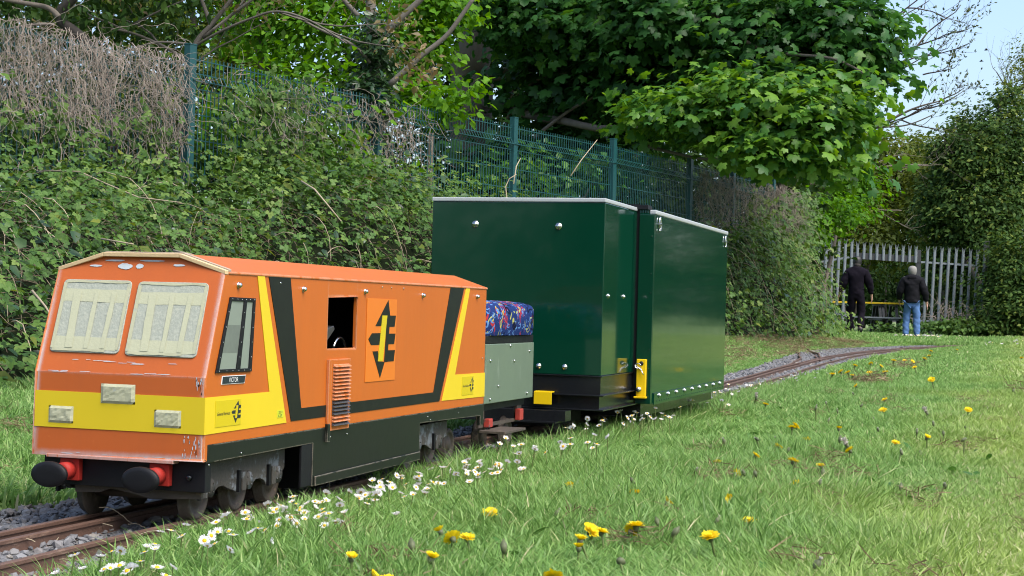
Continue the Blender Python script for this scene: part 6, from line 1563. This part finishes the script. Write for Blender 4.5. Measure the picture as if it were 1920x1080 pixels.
# left strip between the track and the brambles
x, y = wedge(9000, -1.6, 4.5, lambda y: -2.85 + 0 * y, lambda y: bed_left(y) - .03)
place("verge_grass", on_ground(x, y), mid_t, .6, 1.1, hk=.6 + .8 * clumpy(x, y))
x, y = wedge(8000, 4.5, 12, lambda y: front_x(y) - .1, lambda y: bed_left(y) - .03)
place("verge_grass", on_ground(x, y), mid_t, .6, 1.0, hk=.6 + .4 * clumpy(x, y))
x, y = wedge(9000, 12, 36, lambda y: front_x(y) - .1, lambda y: np.where(y < 25, bed_left(y) - .05, np.interp(y, [25, 30, 36], [-.1, -1.0, -2.0])))
place("verge_grass", on_ground(x, y), far_t, .4, .75, hk=.5 + .4 * clumpy(x, y))
# dry thatch: cut grass lying in clumps
def thatch_tuft(seed):
    r_ = np.random.default_rng(seed); n = 46
    a = r_.random(n) * 6.3; P = np.stack([.022 * r_.normal(size=n), .022 * r_.normal(size=n), .014 + .022 * r_.random(n)], 1)
    T = np.stack([np.cos(a), np.sin(a), .25 * r_.normal(size=n)], 1); N = norm(r_.normal(size=(n, 3)) + np.array([0, 0, 1]))
    proto = (np.array([(-.02, 0, 0), (.02, 0, 0), (.018, .5, .08), (-.018, .5, .08), (0, 1, 0)], float), np.array([(0, 1, 2), (0, 2, 3), (3, 2, 4)]))
    V, Fc, R = leaves_arrays(proto, P, N, T, .014 + .028 * r_.random(n), r_.random(n))
    return np_mesh("thatch", V, Fc, THATCH, rnd=R, do_link=False)
th = [thatch_tuft(q) for q in range(4)]
tp_ = [(.97, 1.9), (.99, 1.75), (.93, 1.55), (.98, 1.35), (1.0, 1.2), (.83, 1.2), (.80, 1.35), (.70, 1.9), (.68, 2.1), (.62, -.25), (.60, -.2), (.43, .03), (.44, .05), (1.35, -.1), (1.2, -.05), (1.15, .95), (1.12, 1.5), (.55, 7.6), (.62, 7.4), (.66, 7.7), (.6, 10.3), (.63, 10.6), (.9, 5.1), (.92, 5.3), (1.5, 6.5)]
X = np.array([a for a, _ in tp_]); Y = np.array([b_ for _, b_ in tp_])
X = np.concatenate([np.repeat(X, 3) + .03 * rng.normal(size=3 * len(X)), .4 + 1.3 * rng.random(60), -.5 - 1.8 * rng.random(150), -.6 - 1.2 * rng.random(280)])
Y = np.concatenate([np.repeat(Y, 3) + .05 * rng.normal(size=3 * len(Y)), -1 + 7 * rng.random(60), -1 + 4 * rng.random(150), 7 + 17 * rng.random(280)])
z = zg(X, Y); k = len(X); s = np.where(Y > 6, 2.0, 1.1) * (.6 + .7 * rng.random(k)); far = X < -.4
scatter("dry_thatch", np.stack([X, Y, z + .008], 1), np.stack([0 * X, 0 * X, rng.random(k) * 6.3], 1), np.stack([s, s, s], 1), rng.integers(0, 4, k), th)
# a few dry wisps on the rails and against the wheels
n = 60
y = -1.0 + 2.6 * rng.random(n); x = np.where(rng.random(n) < .6, .13, -.02) + .03 * rng.normal(size=n)
strand_mesh("dry_wisps", np.stack([x, y, np.full(n, -.012)], 1), np.stack([rng.normal(size=n), rng.normal(size=n), .5 + .4 * rng.normal(size=n)], 1), .04 + .06 * rng.random(n), .0011, STRAW, None, seg=6, droop=1.2, wob=.3)
